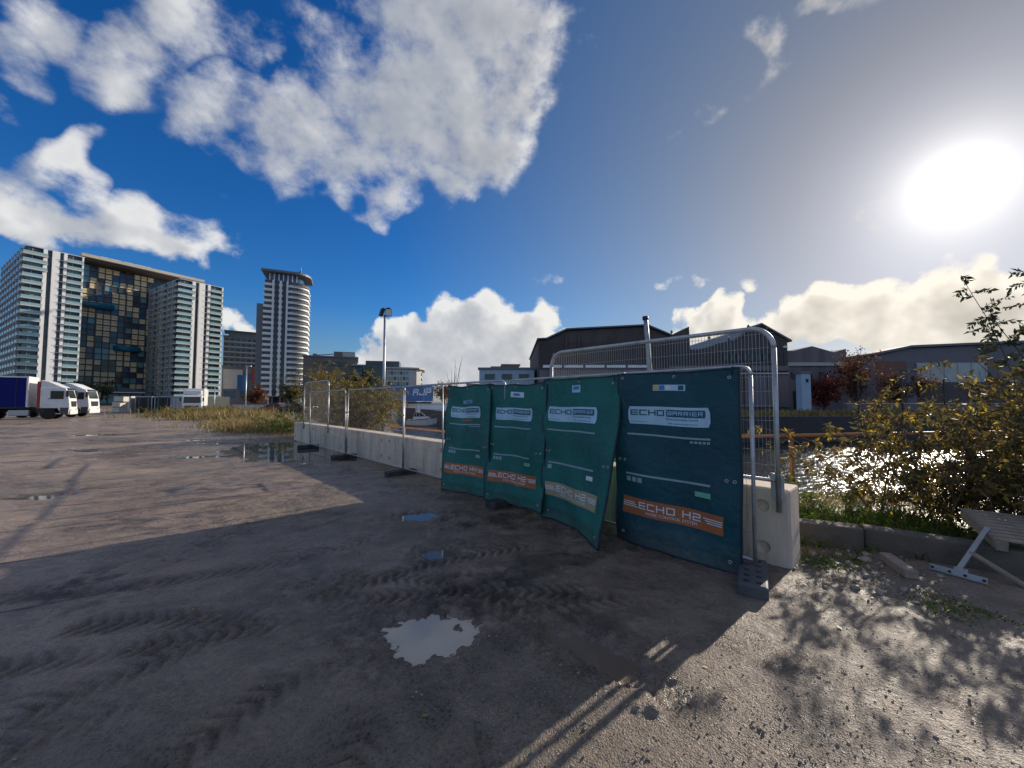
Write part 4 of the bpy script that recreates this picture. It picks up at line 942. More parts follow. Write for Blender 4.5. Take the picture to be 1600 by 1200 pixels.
for k in range(4):
    x, y = fpt(3.5 * (k + 1) - .02)
    t = thing('wire_fence', PANEL_SAID[k], 'fence panel', (x, y, 0), FENCE_RZ, 'wire fence panels in a run')
    t.rotation_euler = (R((-.6, .8, -.9, 1.2)[k]), 0, FENCE_RZ)
    obj('post', PM['post'], None, t); obj('post', PM['post'], None, t, (PW, 0, 0))
    obj('top_rail', PM['top_rail'], None, t); obj('bottom_rail', PM['bottom_rail'], None, t)
    tag(obj('wire_mesh', PM['wire_mesh'], None, t), None, None, None, 'stuff')
    if k in (1,): obj('stay', PM['stay'], None, t, (1.62, 0, 0))
    if k == 2: obj('mid_rail', PM['mid_rail'], None, t)
    if k < 3:
        cl = MB().box((0, 0, 0), (.075, .05, .045)).mesh('clamp', False, .006); cl.materials.append(MATS['galv']); obj('clamp', cl, None, t, (-.02, 0, 1.35))
# feet that carry the panels
def foot_mesh():
    m = MB().box((0, 0, .065), (.23, .68, .13)).mesh('foot', False, .018, 2)
    cs = [MB().box((sx * .045, sy, .10), (.042, .042, .1)).mesh('c') for sx in (-1, 1) for sy in (-.26, -.13, .0, .13, .26)]
    return cut(m, cs)
fm = foot_mesh()
FOOT_SAID = [('grey', 'grey fence foot with square sockets beside the end barrier block', .0, -.16, .25),
             ('black', 'black rubber fence foot poking out under the middle of the acoustic sheets', 3.5, -.02, .0),
             ('black', 'black rubber fence foot under the joint next to the acoustic sheet printed H4', 7.0, -.05, -.08),
             ('black', 'black rubber fence foot under the joint before the last fence panel', 10.5, -.05, .05),
             ('black', 'black rubber fence foot standing in the wide puddle at the fence end', 14.0, -.05, -.1)]
for colr, said, u, n, a in FOOT_SAID:
    x, y = fpt(u, n); me = fm.copy(); me.materials.append(MATS['plastic_grey' if colr == 'grey' else 'rubber'])
    tag(obj('fence_ballast', me, None, None, (x, y, -.02), FENCE_RZ + a), said, 'fence foot', 'feet under the wire fence')

# mesh panels standing on the blocks
def tall_panel(u0, said, brackets=True):
    w, z0, z1, cr, r = 2.98, .55, 2.42, .22, .024
    x, y = fpt(u0 + w, .38)
    t = thing('mesh_screen', said, 'mesh panel', (x, y, 0), FENCE_RZ, 'mesh panels fixed to the blocks')
    for px in (0, w): MB().tube([(px, 0, z0), (px, 0, z1 - cr)], r, 12).build('post', 'galv', t, True)
    MB().tube(arc((cr, z1 - cr), cr, math.pi, math.pi / 2, 8) + arc((w - cr, z1 - cr), cr, math.pi / 2, 0, 8), r, 12).build('top_rail', 'galv', t, True)
    MB().tube([(r, 0, .86), (w - r, 0, .86)], r * .8, 10).build('bottom_rail', 'galv', t, True)
    o = obj('wire_mesh', wire_mesh(w, .86, z1, .034, .15, .0022 if u0 < 1 else .0014), 'wire_sunlit' if u0 < 1 else 'wire', t); tag(o, None, None, None, 'stuff')
    for px in (0, w):
        mb = MB().box((px, .005, .80), (.10, .012, .24)).box((px - .05, .015, .83), (.03, .03, .20)); mb.build('bracket', 'galv', t, False, .003)
tall_panel(-.10, 'tall galvanised mesh panel with a rounded top standing above the acoustic sheets')
tall_panel(13.3, 'galvanised mesh panel standing on the blocks in front of the yellowing bush')

# ---------------------------------------------------------------- acoustic sheets
def acoustic_sheet(idx, uL, uR, said, band, model, cloth, sheet):
    w = uL - uR; H = sheet['top']; x, y = fpt(uL, -.045 - sheet.get('lift', 0))
    t = thing('acoustic_sheet', said, 'acoustic barrier', (x, y, 0), FENCE_RZ, 'acoustic sheets hung on the fence')
    rs = random.Random(idx); ph = [rs.uniform(0, 6.28) for _ in range(6)]
    z_bot, fl_l, fl_r, skew = sheet['bot'], sheet['fl'], sheet['fr'], sheet.get('skew', (0, 0))
    sag = sheet.get('sag', .02)
    def S(a, b, off=0.):
        """point of the cloth: a across 0..1, b up 0..1"""
        k = 1 - b
        zt = H - sag * math.sin(math.pi * a) * (1 + .4 * math.sin(9 * a + ph[0])); zb = z_bot[0] + (z_bot[1] - z_bot[0]) * a
        z = zb + (zt - zb) * b
        fl = (fl_l + (fl_r - fl_l) * a ** 1.6) * (k ** 1.35)
        f = .026 * math.sin(5.2 * a + 1.6 * b + ph[1]) * (.4 + k) + .015 * math.sin(11 * a - 5 * b + ph[2]) + .012 * math.sin(3 * a + 14 * b + ph[3]) * (.3 + k)
        f += .016 * math.sin(19 * a + 6 * b + ph[4]) * max(0, b - .70) * 3 + .009 * math.sin(13 * a * (1.3 - b) + 17 * b + ph[0])
        f += .03 * math.exp(-((b - .085) / .02) ** 2) * -.4 + .02 * math.sin(7 * a + ph[5]) * max(0, .16 - b) * 6
        xx = w * a + (skew[0] + (skew[1] - skew[0]) * a) * k - .012 * math.sin(6 * b + ph[2]) * (1 if a > .5 else -1) * abs(a - .5) * 2
        return (xx, -fl + f - off, z)
    NU, NV = 26, 44
    vs = [S(i / NU, j / NV) for j in range(NV + 1) for i in range(NU + 1)]; n1 = len(vs)
    vs += [S(i / NU, j / NV, -.014) for j in range(NV + 1) for i in range(NU + 1)]
    fs = []
    for j in range(NV):
        for i in range(NU):
            a = j * (NU + 1) + i; fs.append((a, a + 1, a + NU + 2, a + NU + 1)); fs.append((n1 + a, n1 + a + NU + 1, n1 + a + NU + 2, n1 + a + 1))
    MB().add(vs, fs).build('sheet', cloth, t, True)
    rim = [S(i / NU, 0, -.007) for i in range(NU)] + [S(1, j / NV, -.007) for j in range(NV)] + [S(1 - i / NU, 1, -.007) for i in range(NU)] + [S(0, 1 - j / NV, -.007) for j in range(NV + 1)]
    MB().tube(rim, .013, 6, False).build('edge_binding', 'binding', t, True)
    def patch(name, m, a0, b0, a1, b1, off, parent=t, rnd=0.):
        nu = max(2, int((a1 - a0) * 26)); nv = max(2, int((b1 - b0) * 44)); vs = []
        for j in range(nv + 1):
            for i in range(nu + 1):
                a, b = i / nu, j / nv; ax = a0 + (a1 - a0) * a
                if rnd and j in (0, nv):      # rounded corners
                    ax = min(max(ax, a0 + rnd / w), a1 - rnd / w)
                vs.append(S(ax, b0 + (b1 - b0) * b, off))
        fs = [(j * (nu + 1) + i, j * (nu + 1) + i + 1, (j + 1) * (nu + 1) + i + 1, (j + 1) * (nu + 1) + i) for j in range(nv) for i in range(nu)]
        return MB().add(vs, fs).build(name, m, parent, True)
    def quads(name, m, qs, ox, oz, off, parent):
        mb = MB()
        for g in qs:
            A = [((ox + xx) / w, (oz + zz) / H) for xx, zz in g]
            A = [A[0], tuple((p + q) / 2 for p, q in zip(A[0], A[1])), A[1], A[2], tuple((p + q) / 2 for p, q in zip(A[2], A[3])), A[3]]
            mb.add([S(a, b, off) for a, b in A], [(0, 1, 4, 5), (1, 2, 3, 4)])
        return mb.build(name, m, parent)
    def small(name, txt, m, a, b, size, off, parent):
        V, F = font_polys(txt, size); mb = MB(); mb.add([S(a + v[0] / w, b + v[1] / H, off) for v in V], F); return mb.build(name, m, parent)
    sh = sheet.get('shift', 0.)
    a0, a1 = .10 + sh, .79 + sh; b0, b1 = .70, .805
    lg = patch('logo_panel', 'print_pale', a0, b0, a1, b1, .004, t, .02)
    W = (a1 - a0) * w; hh = .066; z0 = b0 * H + .105
    rc, xe = word_quads('ECHO', 0, 0, hh, 1.15, .19, .16)
    k = (W * .46) / xe; rc = [[(p * k, q) for p, q in g] for g in rc]
    quads('lettering', 'print_navy', rc, a0 * w + .03, z0, .007, lg)
    bx = a0 * w + .03 + W * .47; bw = W * .45
    patch('badge', 'print_navy', bx / w, (z0 - .006) / H, (bx + bw) / w, (z0 + hh + .008) / H, .0065, lg, .006)
    rc, xe = word_quads('BARRIER', 0, 0, hh * .66, 1.0, .17, .26); k = (bw * .92) / xe
    quads('lettering', 'print_pale', [[(p * k, q) for p, q in g] for g in rc], bx + bw * .045, z0 + hh * .2, .0095, lg)
    small('lettering', 'Environmentally Sound', 'print_navy', bx / w, (z0 - .042) / H, .036, .007, lg)
    small('lettering', 'Web: www.echobarrier.com', 'print_navy', (bx + .02) / w, (b0 * H + .018) / H, .027, .007, lg)
    patch('fine_print', 'print_stripe', a0 + .02, b0 + .012, a0 + .17, b0 + .017, .007, lg)
    st = patch('stripe', 'print_stripe', a0 - .005, .633, a1 - .005, .643, .004)
    patch('stripe', 'print_stripe', a0 - .005, .395, a1 - .005, .406, .004)
    if idx == 3:
        for q in range(5): patch('symbol', 'print_stripe', a1 - .155 + q * .031, .612, a1 - .133 + q * .031, .624, .004)
    if idx == 0: patch('stripe', 'print_stripe', a1 - .25, .617, a1 - .01, .623, .004)
    if idx == 2:
        patch('symbol', 'print_stripe', a0 - .01, .355, a0 + .04, .385, .004); patch('tag', 'print_white', a1 - .10, .335, a1 - .01, .362, .004)
    else:
        for q in range(3): patch('symbol', 'print_stripe', a0 + q * .055, .355, a0 + .042 + q * .055, .383, .004)
        patch('tag', 'print_green', a1 - .12, .335, a1, .362, .004)
    c0, c1, e0, e1 = a0 - .035, min(.95, a1 + .095), .165, .262
    bd = patch('printed_band', band, c0, e0, c1, e1, .005)
    bw = (c1 - c0) * w; bz = e0 * H + .080; hh = .078
    rc, xe = word_quads('ECHO ' + model, 0, 0, hh, 1.12, .17, .26); k = (bw * .62) / xe; xm = word_quads('ECHO', 0, 0, hh, 1.12, .17, .26)[1]
    for part in ([g for g in rc if g[0][0] < xm], [g for g in rc if g[0][0] >= xm]):
        quads('lettering', 'print_white', [[(p * k, q) for p, q in g] for g in part], c0 * w + bw * .19, bz, .010, bd)
    for q in range(3):
        patch('stripe', 'print_white', c0 + .008, (bz + .004 + q * .022) / H, c0 + (c1 - c0) * (.175 - .018 * q), (bz + .014 + q * .022) / H, .009, bd)
        patch('stripe', 'print_white', c0 + (c1 - c0) * (.815 + .018 * (2 - q)), (bz + .004 + q * .022) / H, c1 - .008, (bz + .014 + q * .022) / H, .009, bd)
    small('lettering', 'NOISE CONTROL SYSTEM', 'print_white', c0 + (c1 - c0) * .27, (e0 * H + .030) / H, .046, .009, bd)
    # stickers near the top edge
    if idx == 3:
        sk = patch('sticker', 'print_pale', .32, .898, .60, .932, .004)
        for q, cm in enumerate(('print_yellow', 'print_blue', 'print_white', 'print_pale', 'print_navy')):
            patch('symbol', cm, .325 + q * .054, .902, .371 + q * .054, .928, .007, sk)
    elif idx == 2:
        sk = patch('sticker', 'print_pale', .42, .905, .52, .955, .004); patch('symbol', 'print_blue', .435, .925, .505, .948, .007, sk)
    elif idx == 1:
        sk = patch('sticker', 'print_white', .42, .895, .62, .94, .004); patch('symbol', 'print_blue', .47, .907, .56, .928, .007, sk)
    else:
        sk = patch('sticker', 'print_stripe', .36, .835, .62, .868, .004); patch('symbol', 'print_blue', .46, .840, .60, .862, .007, sk)
        patch('sticker', 'print_orange', .38, .668, .62, .685, .004)
    ring = MB().tube([(.014 * math.cos(a), 0, .014 * math.sin(a)) for a in np.linspace(0, 2 * math.pi, 13)], .005, 6, False).mesh('eyelet', True); ring.materials.append(MATS['alloy'])
    for a, b in ((.04, .48), (.09, .48), (.90, .44), (.955, .44), (.05, .975), (.5, .978), (.93, .955), (.93, .05), (.07, .05)):
        obj('eyelet', ring, None, t, S(a, b, .004))
    # ties over the fence rail
    for a in (.05, .5, .95):
        p = S(a, .985, .0); MB().tube([(p[0], p[1] - .006, p[2] - .03), (p[0], p[1] - .004, p[2] + .045), (p[0] + .005, p[1] + .055, p[2] + .05), (p[0] + .008, p[1] + .075, p[2] - .03)], .005, 5).build('tie', 'black_plastic', t, True)
acoustic_sheet(3, 1.42, .09, 'deep blue teal acoustic sheet with an orange H2 band beside the grey fence foot', 'print_orange', 'H2', 'cloth_blue', dict(top=1.985, bot=(.04, .004), fl=.04, fr=.10, skew=(-.03, -.02), sag=.015))
acoustic_sheet(2, 2.64, 1.40, 'teal acoustic sheet with a tan H2 band, its lower corner kicked out over the yard', 'print_tan', 'H2', 'cloth', dict(top=1.975, bot=(.03, .02), fl=.06, fr=.44, skew=(.0, .02), lift=.02, sag=.02, shift=-.02))
acoustic_sheet(1, 3.87, 2.60, 'green teal acoustic sheet with an orange H2 band, next to the H4 sheet', 'print_orange', 'H2', 'cloth', dict(top=1.945, bot=(.05, .09), fl=.10, fr=.09, skew=(.0, .0), sag=.04))
acoustic_sheet(0, 5.12, 3.84, 'green teal acoustic sheet with an orange H4 band next to the bare wire panels', 'print_orange', 'H4', 'cloth', dict(top=1.955, bot=(.02, .06), fl=.12, fr=.04, skew=(-.02, .02), lift=.01, sag=.03))

# ---------------------------------------------------------------- railings, kerb beams, bits by the bank
def railing(pts, z, said, step):
    x0, y0 = pts[0]; t = thing('railing', said, 'railing', (x0, y0, 0))
    P3 = [(x - x0, y - y0, z) for x, y in pts]
    MB().tube(P3, .028, 10).build('rail', 'orange_paint', t, True)
    MB().tube([(x, y, z - .45) for x, y, _ in P3], .020, 8).build('rail', 'orange_paint', t, True) if step < 0 else None
    for (ax, ay), (bx, by) in zip(pts[:-1], pts[1:]):
        L = math.hypot(bx - ax, by - ay); n = max(1, int(L / abs(step)))
        for i in range(n):
            f = (i + .5) / n if n > 1 else .33; xx, yy = ax + (bx - ax) * f - x0, ay + (by - ay) * f - y0
            MB().box((xx, yy, z / 2 - .34), (.05, .05, z + .62)).build('post', 'orange_paint', t, False, .006)
railing([fpt(11.6, 1.75), fpt(6.4, 1.75), fpt(2.6, 1.8)], .83, 'low orange railing behind the concrete blocks on the dock edge', 2.4)
railing([(3.45, 6.15), (6.9, 6.75), (11, 7.4)], 1.10, 'orange handrail running behind the shrub along the dock bank', 2.3)

KB = [((3.30, 4.56), (3.88, 4.30), .25, 'weathered kerb beam lying between the barrier block and the longer beam'),
      ((3.93, 4.36), (4.95, 3.56), .24, 'long dark kerb beam with an upright steel bracket in front')]
for (a, b, h, said) in KB:
    L = math.hypot(b[0] - a[0], b[1] - a[1]); rz = math.atan2(b[1] - a[1], b[0] - a[0])
    mb = MB(); n = 8
    o = MB().box((L / 2, .11, h / 2 - .03), (L, .22, h + .06)).build('kerb_beam', 'concrete_old', None, False, .018, 2, (a[0], a[1], 0), rz)
    tag(o, said, 'kerb beam', 'beams edging the bank')
t = thing('steel_bracket', 'grey steel T shaped bracket leaning against the long kerb beam', 'bracket', (4.20, 3.70, 0), math.atan2(-.31, .15))
pl = MB().box((0, 0, .035), (.37, .010, .055), 0, R(-14)).build('base_plate', 'steel_grey', t, False, .003)
for xx in (-.165, -.05, .05, .165): MB().lathe([(.012, -.011), (.012, .011)], 12, 'Y', (xx, 0, .035)).build('bolt_hole', 'black_plastic', pl)
MB().add([(-.019, .0, .06), (.019, .0, .06), (.08, .58, .40), (.042, .58, .40), (-.019, .012, .045), (.019, .012, .045), (.08, .592, .385), (.042, .592, .385)], [(0, 1, 2, 3), (7, 6, 5, 4), (0, 4, 5, 1), (1, 5, 6, 2), (2, 6, 7, 3), (3, 7, 4, 0)]).build('stem', 'steel_grey', t)
MB().box((.02, .012, .06), (.09, .012, .06), 0, R(-14)).build('gusset', 'steel_grey', t, False, .002)
o = MB().box((.0, 0, .045), (.46, .10, .085)).build('timber_offcut', 'wood_old', None, False, .008, 1, (3.80, 3.86, 0), math.atan2(-.42, -.16)); tag(o, 'short split timber offcut lying in front of the kerb beam', 'timber')
for i, (x, y, s, said) in enumerate([(3.66, 4.06, .055, 'pale broken stone touching the end of the timber offcut'), (3.50, 4.2, .035, 'small broken stone against the shorter kerb beam'), (3.80, 4.2, .045, 'broken stone at the gap between the two kerb beams'), (3.30, 3.98, .03, 'small stone among the weeds by the end barrier block')]):
    rs = random.Random(i); bm = bmesh.new(); bmesh.ops.create_icosphere(bm, subdivisions=2, radius=s)
    for v in bm.verts: v.co *= 1 + rs.uniform(-.22, .22); v.co.z *= .6
    me = bpy.data.meshes.new('rubble_stone'); bm.to_mesh(me); bm.free()
    tag(obj('rubble_stone', me, 'stone_bits', None, (x, y, s * .35)), said, 'stone', 'broken stones by the kerb beams')
# pallet lying over the bank edge
t = thing('pallet', 'grey slatted wooden pallet tilted over the kerb beam under the shrub', 'pallet', (4.64, 3.74, .24), R(-33)); t.rotation_euler = (R(9), R(2), R(-33))
for i in range(9): bxo('slat', 'wood_old', t, (.5, .05 + i * .088, .09), (1.05, .062, .018), 0, .003)
for x in (.03, .5, .97): bxo('bearer', 'wood_old', t, (x, .40, .035), (.08, .80, .09), 0, .005)
o = MB().box((0, 0, .0), (.05, .42, .03)).build('plank', 'wood_old', None, False, .005, 1, (4.50, 3.62, .10), R(-33)); o.rotation_euler = (R(28), 0, R(20)); tag(o, 'broken brown batten leaning on the kerb beam under the pallet', 'plank')

# ---------------------------------------------------------------- masts
t = thing('floodlight_mast', 'grey floodlight mast with two lamps behind the concrete blocks', 'floodlight', (-6.75, 20.2, 0))
MB().tube([(0, 0, -.2), (0, 0, 3.0), (0, 0, 6.25)], [.085, .075, .055], 12).build('pole', 'galv', t, True)
MB().tube([(-.30, 0, 6.22), (.30, 0, 6.22)], .035, 8).build('crossarm', 'galv', t, True)
for sx, a in ((-.16, R(35)), (.18, R(-70))):
    ld = MB().box((0, 0, 0), (.16, .34, .40)).box((0, 0, .22), (.10, .2, .05)).mesh('floodlight_head', False, .02); ld.materials.append(MATS['black_plastic'])
    h = obj('floodlight_head', ld, None, t, (sx, -.02, 6.40), a); h.rotation_euler = (0, R(15), a)
    MB().box((.082, 0, 0), (.006, .28, .33)).build('lens', 'lamp_glass', h)
t = thing('steel_pole', 'weathered grey steel pole rising behind the tall mesh panel', 'pole', (3.15, 8.6, -.6))
MB().tube([(.0, 0, -.6), (.0, 0, 2.0), (-.10, 0, 3.7), (-.13, 0, 4.12)], [.06, .055, .05, .05], 10).build('shaft', 'steel_grey', t, True)
MB().tube([(-.135, 0, 4.10), (-.135, 0, 4.18)], .065, 10).build('cap', 'black_plastic', t, True)
# ---------------------------------------------------------------- plants
def leaf_mesh(name, P, D, L, Wd, tint, rng, fold=.25, up=None):
    """one folded four-cornered leaf at every point"""
    n = len(P); D = D / np.maximum(np.linalg.norm(D, axis=1, keepdims=True), 1e-6)
    r = rng.normal(size=(n, 3)); S = np.cross(D, r); S /= np.maximum(np.linalg.norm(S, axis=1, keepdims=True), 1e-6); N = np.cross(D, S)
    L = L[:, None]; Wd = Wd[:, None]
    V = np.stack([P, P + D * L * .45 + S * Wd * .5 + N * Wd * fold, P + D * L - N * L * .12, P + D * L * .45 - S * Wd * .5 + N * Wd * fold], 1).reshape(-1, 3)
    b = np.arange(n)[:, None] * 4
    F = np.concatenate([b + np.array([[0, 1, 2]]), b + np.array([[0, 2, 3]])], 1).reshape(-1, 3)
    return npmesh(name, V, F, {'tint': np.repeat(tint, 4)})
def curve_pts(p0, d0, length, n, droop, rng, wob=.12):
    p = np.array(p0, float); d = np.array(d0, float); d /= np.linalg.norm(d); out = [p.copy()]
    for i in range(n):
        d = d + rng.normal(size=3) * wob / n ** .5 + np.array([0, 0, -droop / n]); d /= np.linalg.norm(d)
        p = p + d * length / n; out.append(p.copy())
    return np.array(out)
def shrub(name, said, cat, loc, bases, lens, leans, leaf, wood, rng, nside=7, npair=12, ll=(.06, .12), lw=.26, droop=.9, side_len=.5, group=None, rstem=.011, bare=.1, sidebias=None, tint_shift=0.):
    t = thing(name, said, cat, loc, 0, group)
    stems = MB(); LP, LD = [], []
    for b, ln, le in zip(bases, lens, leans):
        c = curve_pts(b, (le[0], le[1], 1.), ln, 9, droop * .7, rng)
        stems.tube(c, list(np.linspace(rstem, rstem * .25, len(c))), 5, False)
        for q in range(nside):
            f = .18 + .82 * (q + rng.random()) / nside; k = f * (len(c) - 1); i = min(int(k), len(c) - 2); p = c[i] + (c[i + 1] - c[i]) * (k - i)
            tn = c[i + 1] - c[i]; tn /= np.linalg.norm(tn); r = rng.normal(size=3); r[2] *= .5; dd = tn * .5 + r / np.linalg.norm(r)
            s = curve_pts(p, dd, side_len * (.5 + rng.random()) * (1.15 - .55 * f), 6, droop * 1.2, rng)
            stems.tube(s, list(np.linspace(rstem * .42, rstem * .14, len(s))), 3, False)
            for g in range(npair):
                ff = bare + (1 - bare) * (g + rng.random() * .5) / npair; kk = ff * (len(s) - 1); j = min(int(kk), len(s) - 2)
                pp = s[j] + (s[j + 1] - s[j]) * (kk - j); ax = s[j + 1] - s[j]; ax /= np.linalg.norm(ax)
                rr = np.cross(ax, rng.normal(size=3)); rr /= max(np.linalg.norm(rr), 1e-6)
                for sg in (1, -1): LP.append(pp); LD.append(ax * .5 + rr * sg * .9 + np.array([0, 0, -.35]))
    LP = np.array(LP); LD = np.array(LD); n = len(LP); L = ll[0] + (ll[1] - ll[0]) * rng.random(n)
    tint = np.clip(rng.beta(1.5, 1.7, n) * 1.10 + tint_shift, 0, 1)
    tag(stems.build('stems', wood, t, True), None, None, None, 'stuff')
    o = obj('foliage', leaf_mesh('foliage', LP, LD, L, L * lw * (.8 + .4 * rng.random(n)), tint, rng), leaf, t); tag(o, None, None, None, 'stuff')
    return t
rng = np.random.default_rng(11)
# big shrub on the bank
nb = 76
bx = .55 + 3.2 * rng.random(nb) ** .75; by = rng.uniform(.05, 1.7, nb)
bases = np.stack([bx, by - bx * .10, np.full(nb, -.05)], -1)
lens = np.clip(.62 + .72 * np.clip(bx, 0, 2.4) + rng.normal(0, .25, nb), .6, 2.9)
leans = np.stack([rng.normal(-.30, .42, nb), rng.normal(-.08, .32, nb)], -1)
wand = rng.choice(nb, 13, replace=False)                     # long wands arching out over the yard side
bases[wand, 0] = rng.uniform(.5, 1.6, 13); lens[wand] = rng.uniform(1.7, 2.4, 13); leans[wand, 0] = rng.normal(-.25, .18, 13)
shrub('large_shrub', 'large arching shrub with olive and yellow leaves on the bank behind the kerb beams', 'shrub', (4.75, 4.50, 0), bases, lens, leans, 'leaf_shrub', 'twig', rng, 8, 10, (.05, .125), .34, 1.0, .60)
# tall shoots of another kind standing higher
nb = 6
bases = np.stack([rng.uniform(2.9, 3.6, nb), rng.uniform(.3, 1.1, nb), np.full(nb, -.05)], -1)
shrub('tall_shrub', 'taller dark leafy shoots reaching up above the large shrub', 'shrub', (4.75, 4.55, 0), bases, np.full(nb, 3.9) + rng.normal(0, .30, nb), np.stack([rng.normal(-.12, .09, nb), rng.normal(-.05, .12, nb)], -1), 'leaf_dark', 'bark', rng, 22, 9, (.05, .11), .45, .75, .40, None, .013)
# a neighbour further along the bank whose shade falls across the yard
nb = 46
bases = np.stack([rng.uniform(-.9, 1.7, nb), rng.uniform(-.6, .8, nb), np.full(nb, -.05)], -1)
shrub('bank_shrub', 'tall olive shrub further along the bank that shades the yard by the pallet', 'shrub', (7.5, 4.5, 0), bases, np.clip(rng.normal(2.5, .4, nb), 1.4, 3.2), np.stack([rng.normal(-.1, .35, nb), rng.normal(-.12, .3, nb)], -1), 'leaf_shrub', 'twig', rng, 8, 9, (.06, .13), .36, 1.0, .62)
# weeds on the bank
def blades(name, said, cat, loc, n, area, h, wdt, leaf, rng, lean=.35, group=None, zf=None, segs=2, kind='stuff'):
    x, y = area(n); L = h[0] + (h[1] - h[0]) * rng.random(n) ** 1.3
    z = np.zeros(n) if zf is None else zf(x, y)
    d = np.stack([rng.normal(0, lean, n), rng.normal(0, lean, n), np.ones(n)], -1); d /= np.linalg.norm(d, axis=1, keepdims=True)
    s = np.cross(d, rng.normal(size=(n, 3))); s /= np.linalg.norm(s, axis=1, keepdims=True)
    p = np.stack([x, y, z], -1); w = (wdt * (.5 + rng.random(n)))[:, None]; L = L[:, None]
    bend = np.stack([rng.normal(0, .35, n), rng.normal(0, .35, n), -.2 - .3 * rng.random(n)], -1)
    m = p + d * L * .55; tip = p + d * L + bend * L * .6
    V = np.stack([p - s * w, p + s * w, m + s * w * .8, m - s * w * .8, tip], 1).reshape(-1, 3)
    b = np.arange(n)[:, None] * 5
    F = np.concatenate([b + np.array([[0, 1, 2]]), b + np.array([[0, 2, 3]]), b + np.array([[3, 2, 4]])], 1).reshape(-1, 3)
    o = obj(name, npmesh(name, V, F, {'tint': np.repeat(rng.random(n), 5)}), leaf, None, loc); tag(o, said, cat, group, kind); return o
def strip(p0, p1, w):
    def f(n):
        a = rng.random(n); b = rng.normal(0, w, n); dx, dy = p1[0] - p0[0], p1[1] - p0[1]; L = math.hypot(dx, dy)
        return p0[0] + dx * a - dy / L * b, p0[1] + dy * a + dx / L * b
    return f
def land_z(x, y):
    wt = in_poly(x, y, BANK + [(2000, 2300)]); d = seg_dist(x, y, BANK); return np.where(wt, -np.minimum(d * 1.5, 7), 0) - .02
blades('bank_weeds', 'low green weeds covering the bank behind the kerb beams', 'weeds', (0, 0, 0), 7000, strip((3.25, 5.3), (5.6, 4.9), .40), (.06, .30), .007, 'leaf_green', rng, .5, None, land_z)
blades('dry_grass', 'dry straw coloured grass along the dock edge of the bank', 'grass', (0, 0, 0), 3000, strip((3.4, 6.3), (7.5, 6.6), .3), (.06, .30), .004, 'leaf_gold', rng, .35, None, land_z)
blades('kerb_moss', 'green weeds sprouting at the foot of the barrier block and kerb beams', 'weeds', (0, 0, 0), 700, strip((2.95, 4.05), (3.6, 4.05), .12), (.02, .07), .004, 'leaf_green', rng, .7)
blades('yard_grass', 'thin mossy grass in a patch of the yard in front of the steel bracket', 'grass', (0, 0, 0), 500, strip((3.3, 3.1), (3.75, 3.2), .12), (.015, .05), .004, 'leaf_green', rng, .8)
# fine upright weed stalks on the bank
nb = 16
bases = np.stack([rng.uniform(3.3, 5.2, nb), rng.uniform(5.2, 6.2, nb), np.full(nb, -.05)], -1)
shrub('willowherb', 'slender upright weeds with narrow leaves beside the end barrier block', 'weed', (0, 0, 0), bases, rng.uniform(.35, .65, nb), rng.normal(0, .2, (nb, 2)), 'leaf_green', 'twig', rng, 7, 5, (.04, .09), .22, .5, .16, None, .004)
# yellowing bush behind the blocks
nb = 64
a = rng.uniform(0, 6.28, nb); rr = rng.uniform(0, 1.5, nb) ** 1.0
bases = np.stack([rr * np.cos(a) * 1.25, rr * np.sin(a) * .6, np.full(nb, -.05)], -1)
shrub('yellow_bush', 'dense yellowing bush behind the concrete blocks around the floodlight mast', 'bush', (-7.6, 18.9, 0), bases, np.clip(2.9 - .5 * rr + rng.normal(0, .3, nb), 1.2, 3.4), np.stack([np.cos(a) * rr * .3, np.sin(a) * rr * .3], -1) + rng.normal(0, .12, (nb, 2)), 'leaf_yellow', 'twig', rng, 9, 10, (.07, .14), .5, .5, .8)
nb = 30
bases = np.stack([rng.normal(0, .7, nb), rng.normal(0, .5, nb), np.full(nb, -.05)], -1)
shrub('yellow_bush', 'taller thin yellowing bush behind the last fence panel', 'bush', (-10.6, 22.5, 0), bases, rng.uniform(2.6, 4.2, nb), rng.normal(0, .16, (nb, 2)), 'leaf_yellow', 'twig', rng, 9, 8, (.07, .14), .45, .4, .8)
nb = 26
bases = np.stack([rng.normal(0, .7, nb), rng.normal(0, .5, nb), np.full(nb, -.05)], -1)
shrub('green_weed_clump', 'pale green weed clump at the end of the fence beyond the wide puddle', 'weeds', (-11.6, 20.0, 0), bases, rng.uniform(.7, 1.3, nb), rng.normal(0, .3, (nb, 2)), 'leaf_green', 'twig', rng, 7, 6, (.06, .13), .4, .6, .35)
# golden weeds along the edge of the yard
for i, (x, y, hh, said) in enumerate([(-14.2, 22.2, 1.15, 'golden dry weed clump at the yard edge next to the wide puddle'), (-17.2, 26.5, .95, 'golden dry weed clump in the middle of the yard edge'),
                                      (-27.5, 37.5, 1.5, 'golden dry weed clump beside the slim lamp column'), (-33.5, 43.5, 2.0, 'tall rusty golden weeds beside the white box lorry')]):
    nb = 60
    def area(n, x=x, y=y, s=1.0 + i * .5): return rng.normal(x, s * 1.15, n), rng.normal(y, s * .8, n)
    blades('golden_weeds', said, 'weeds', (0, 0, 0), 2600, area, (.3, hh), .012 + .006 * i, 'leaf_gold' if i < 3 else 'leaf_yellow', rng, .45, None)
blades('edge_scrub', 'low straggling scrub along the far edge of the yard', 'scrub', (0, 0, 0), 2600, strip((-10.5, 18.6), (-38, 48), 1.0), (.05, .32), .008, 'leaf_gold', rng, .5)
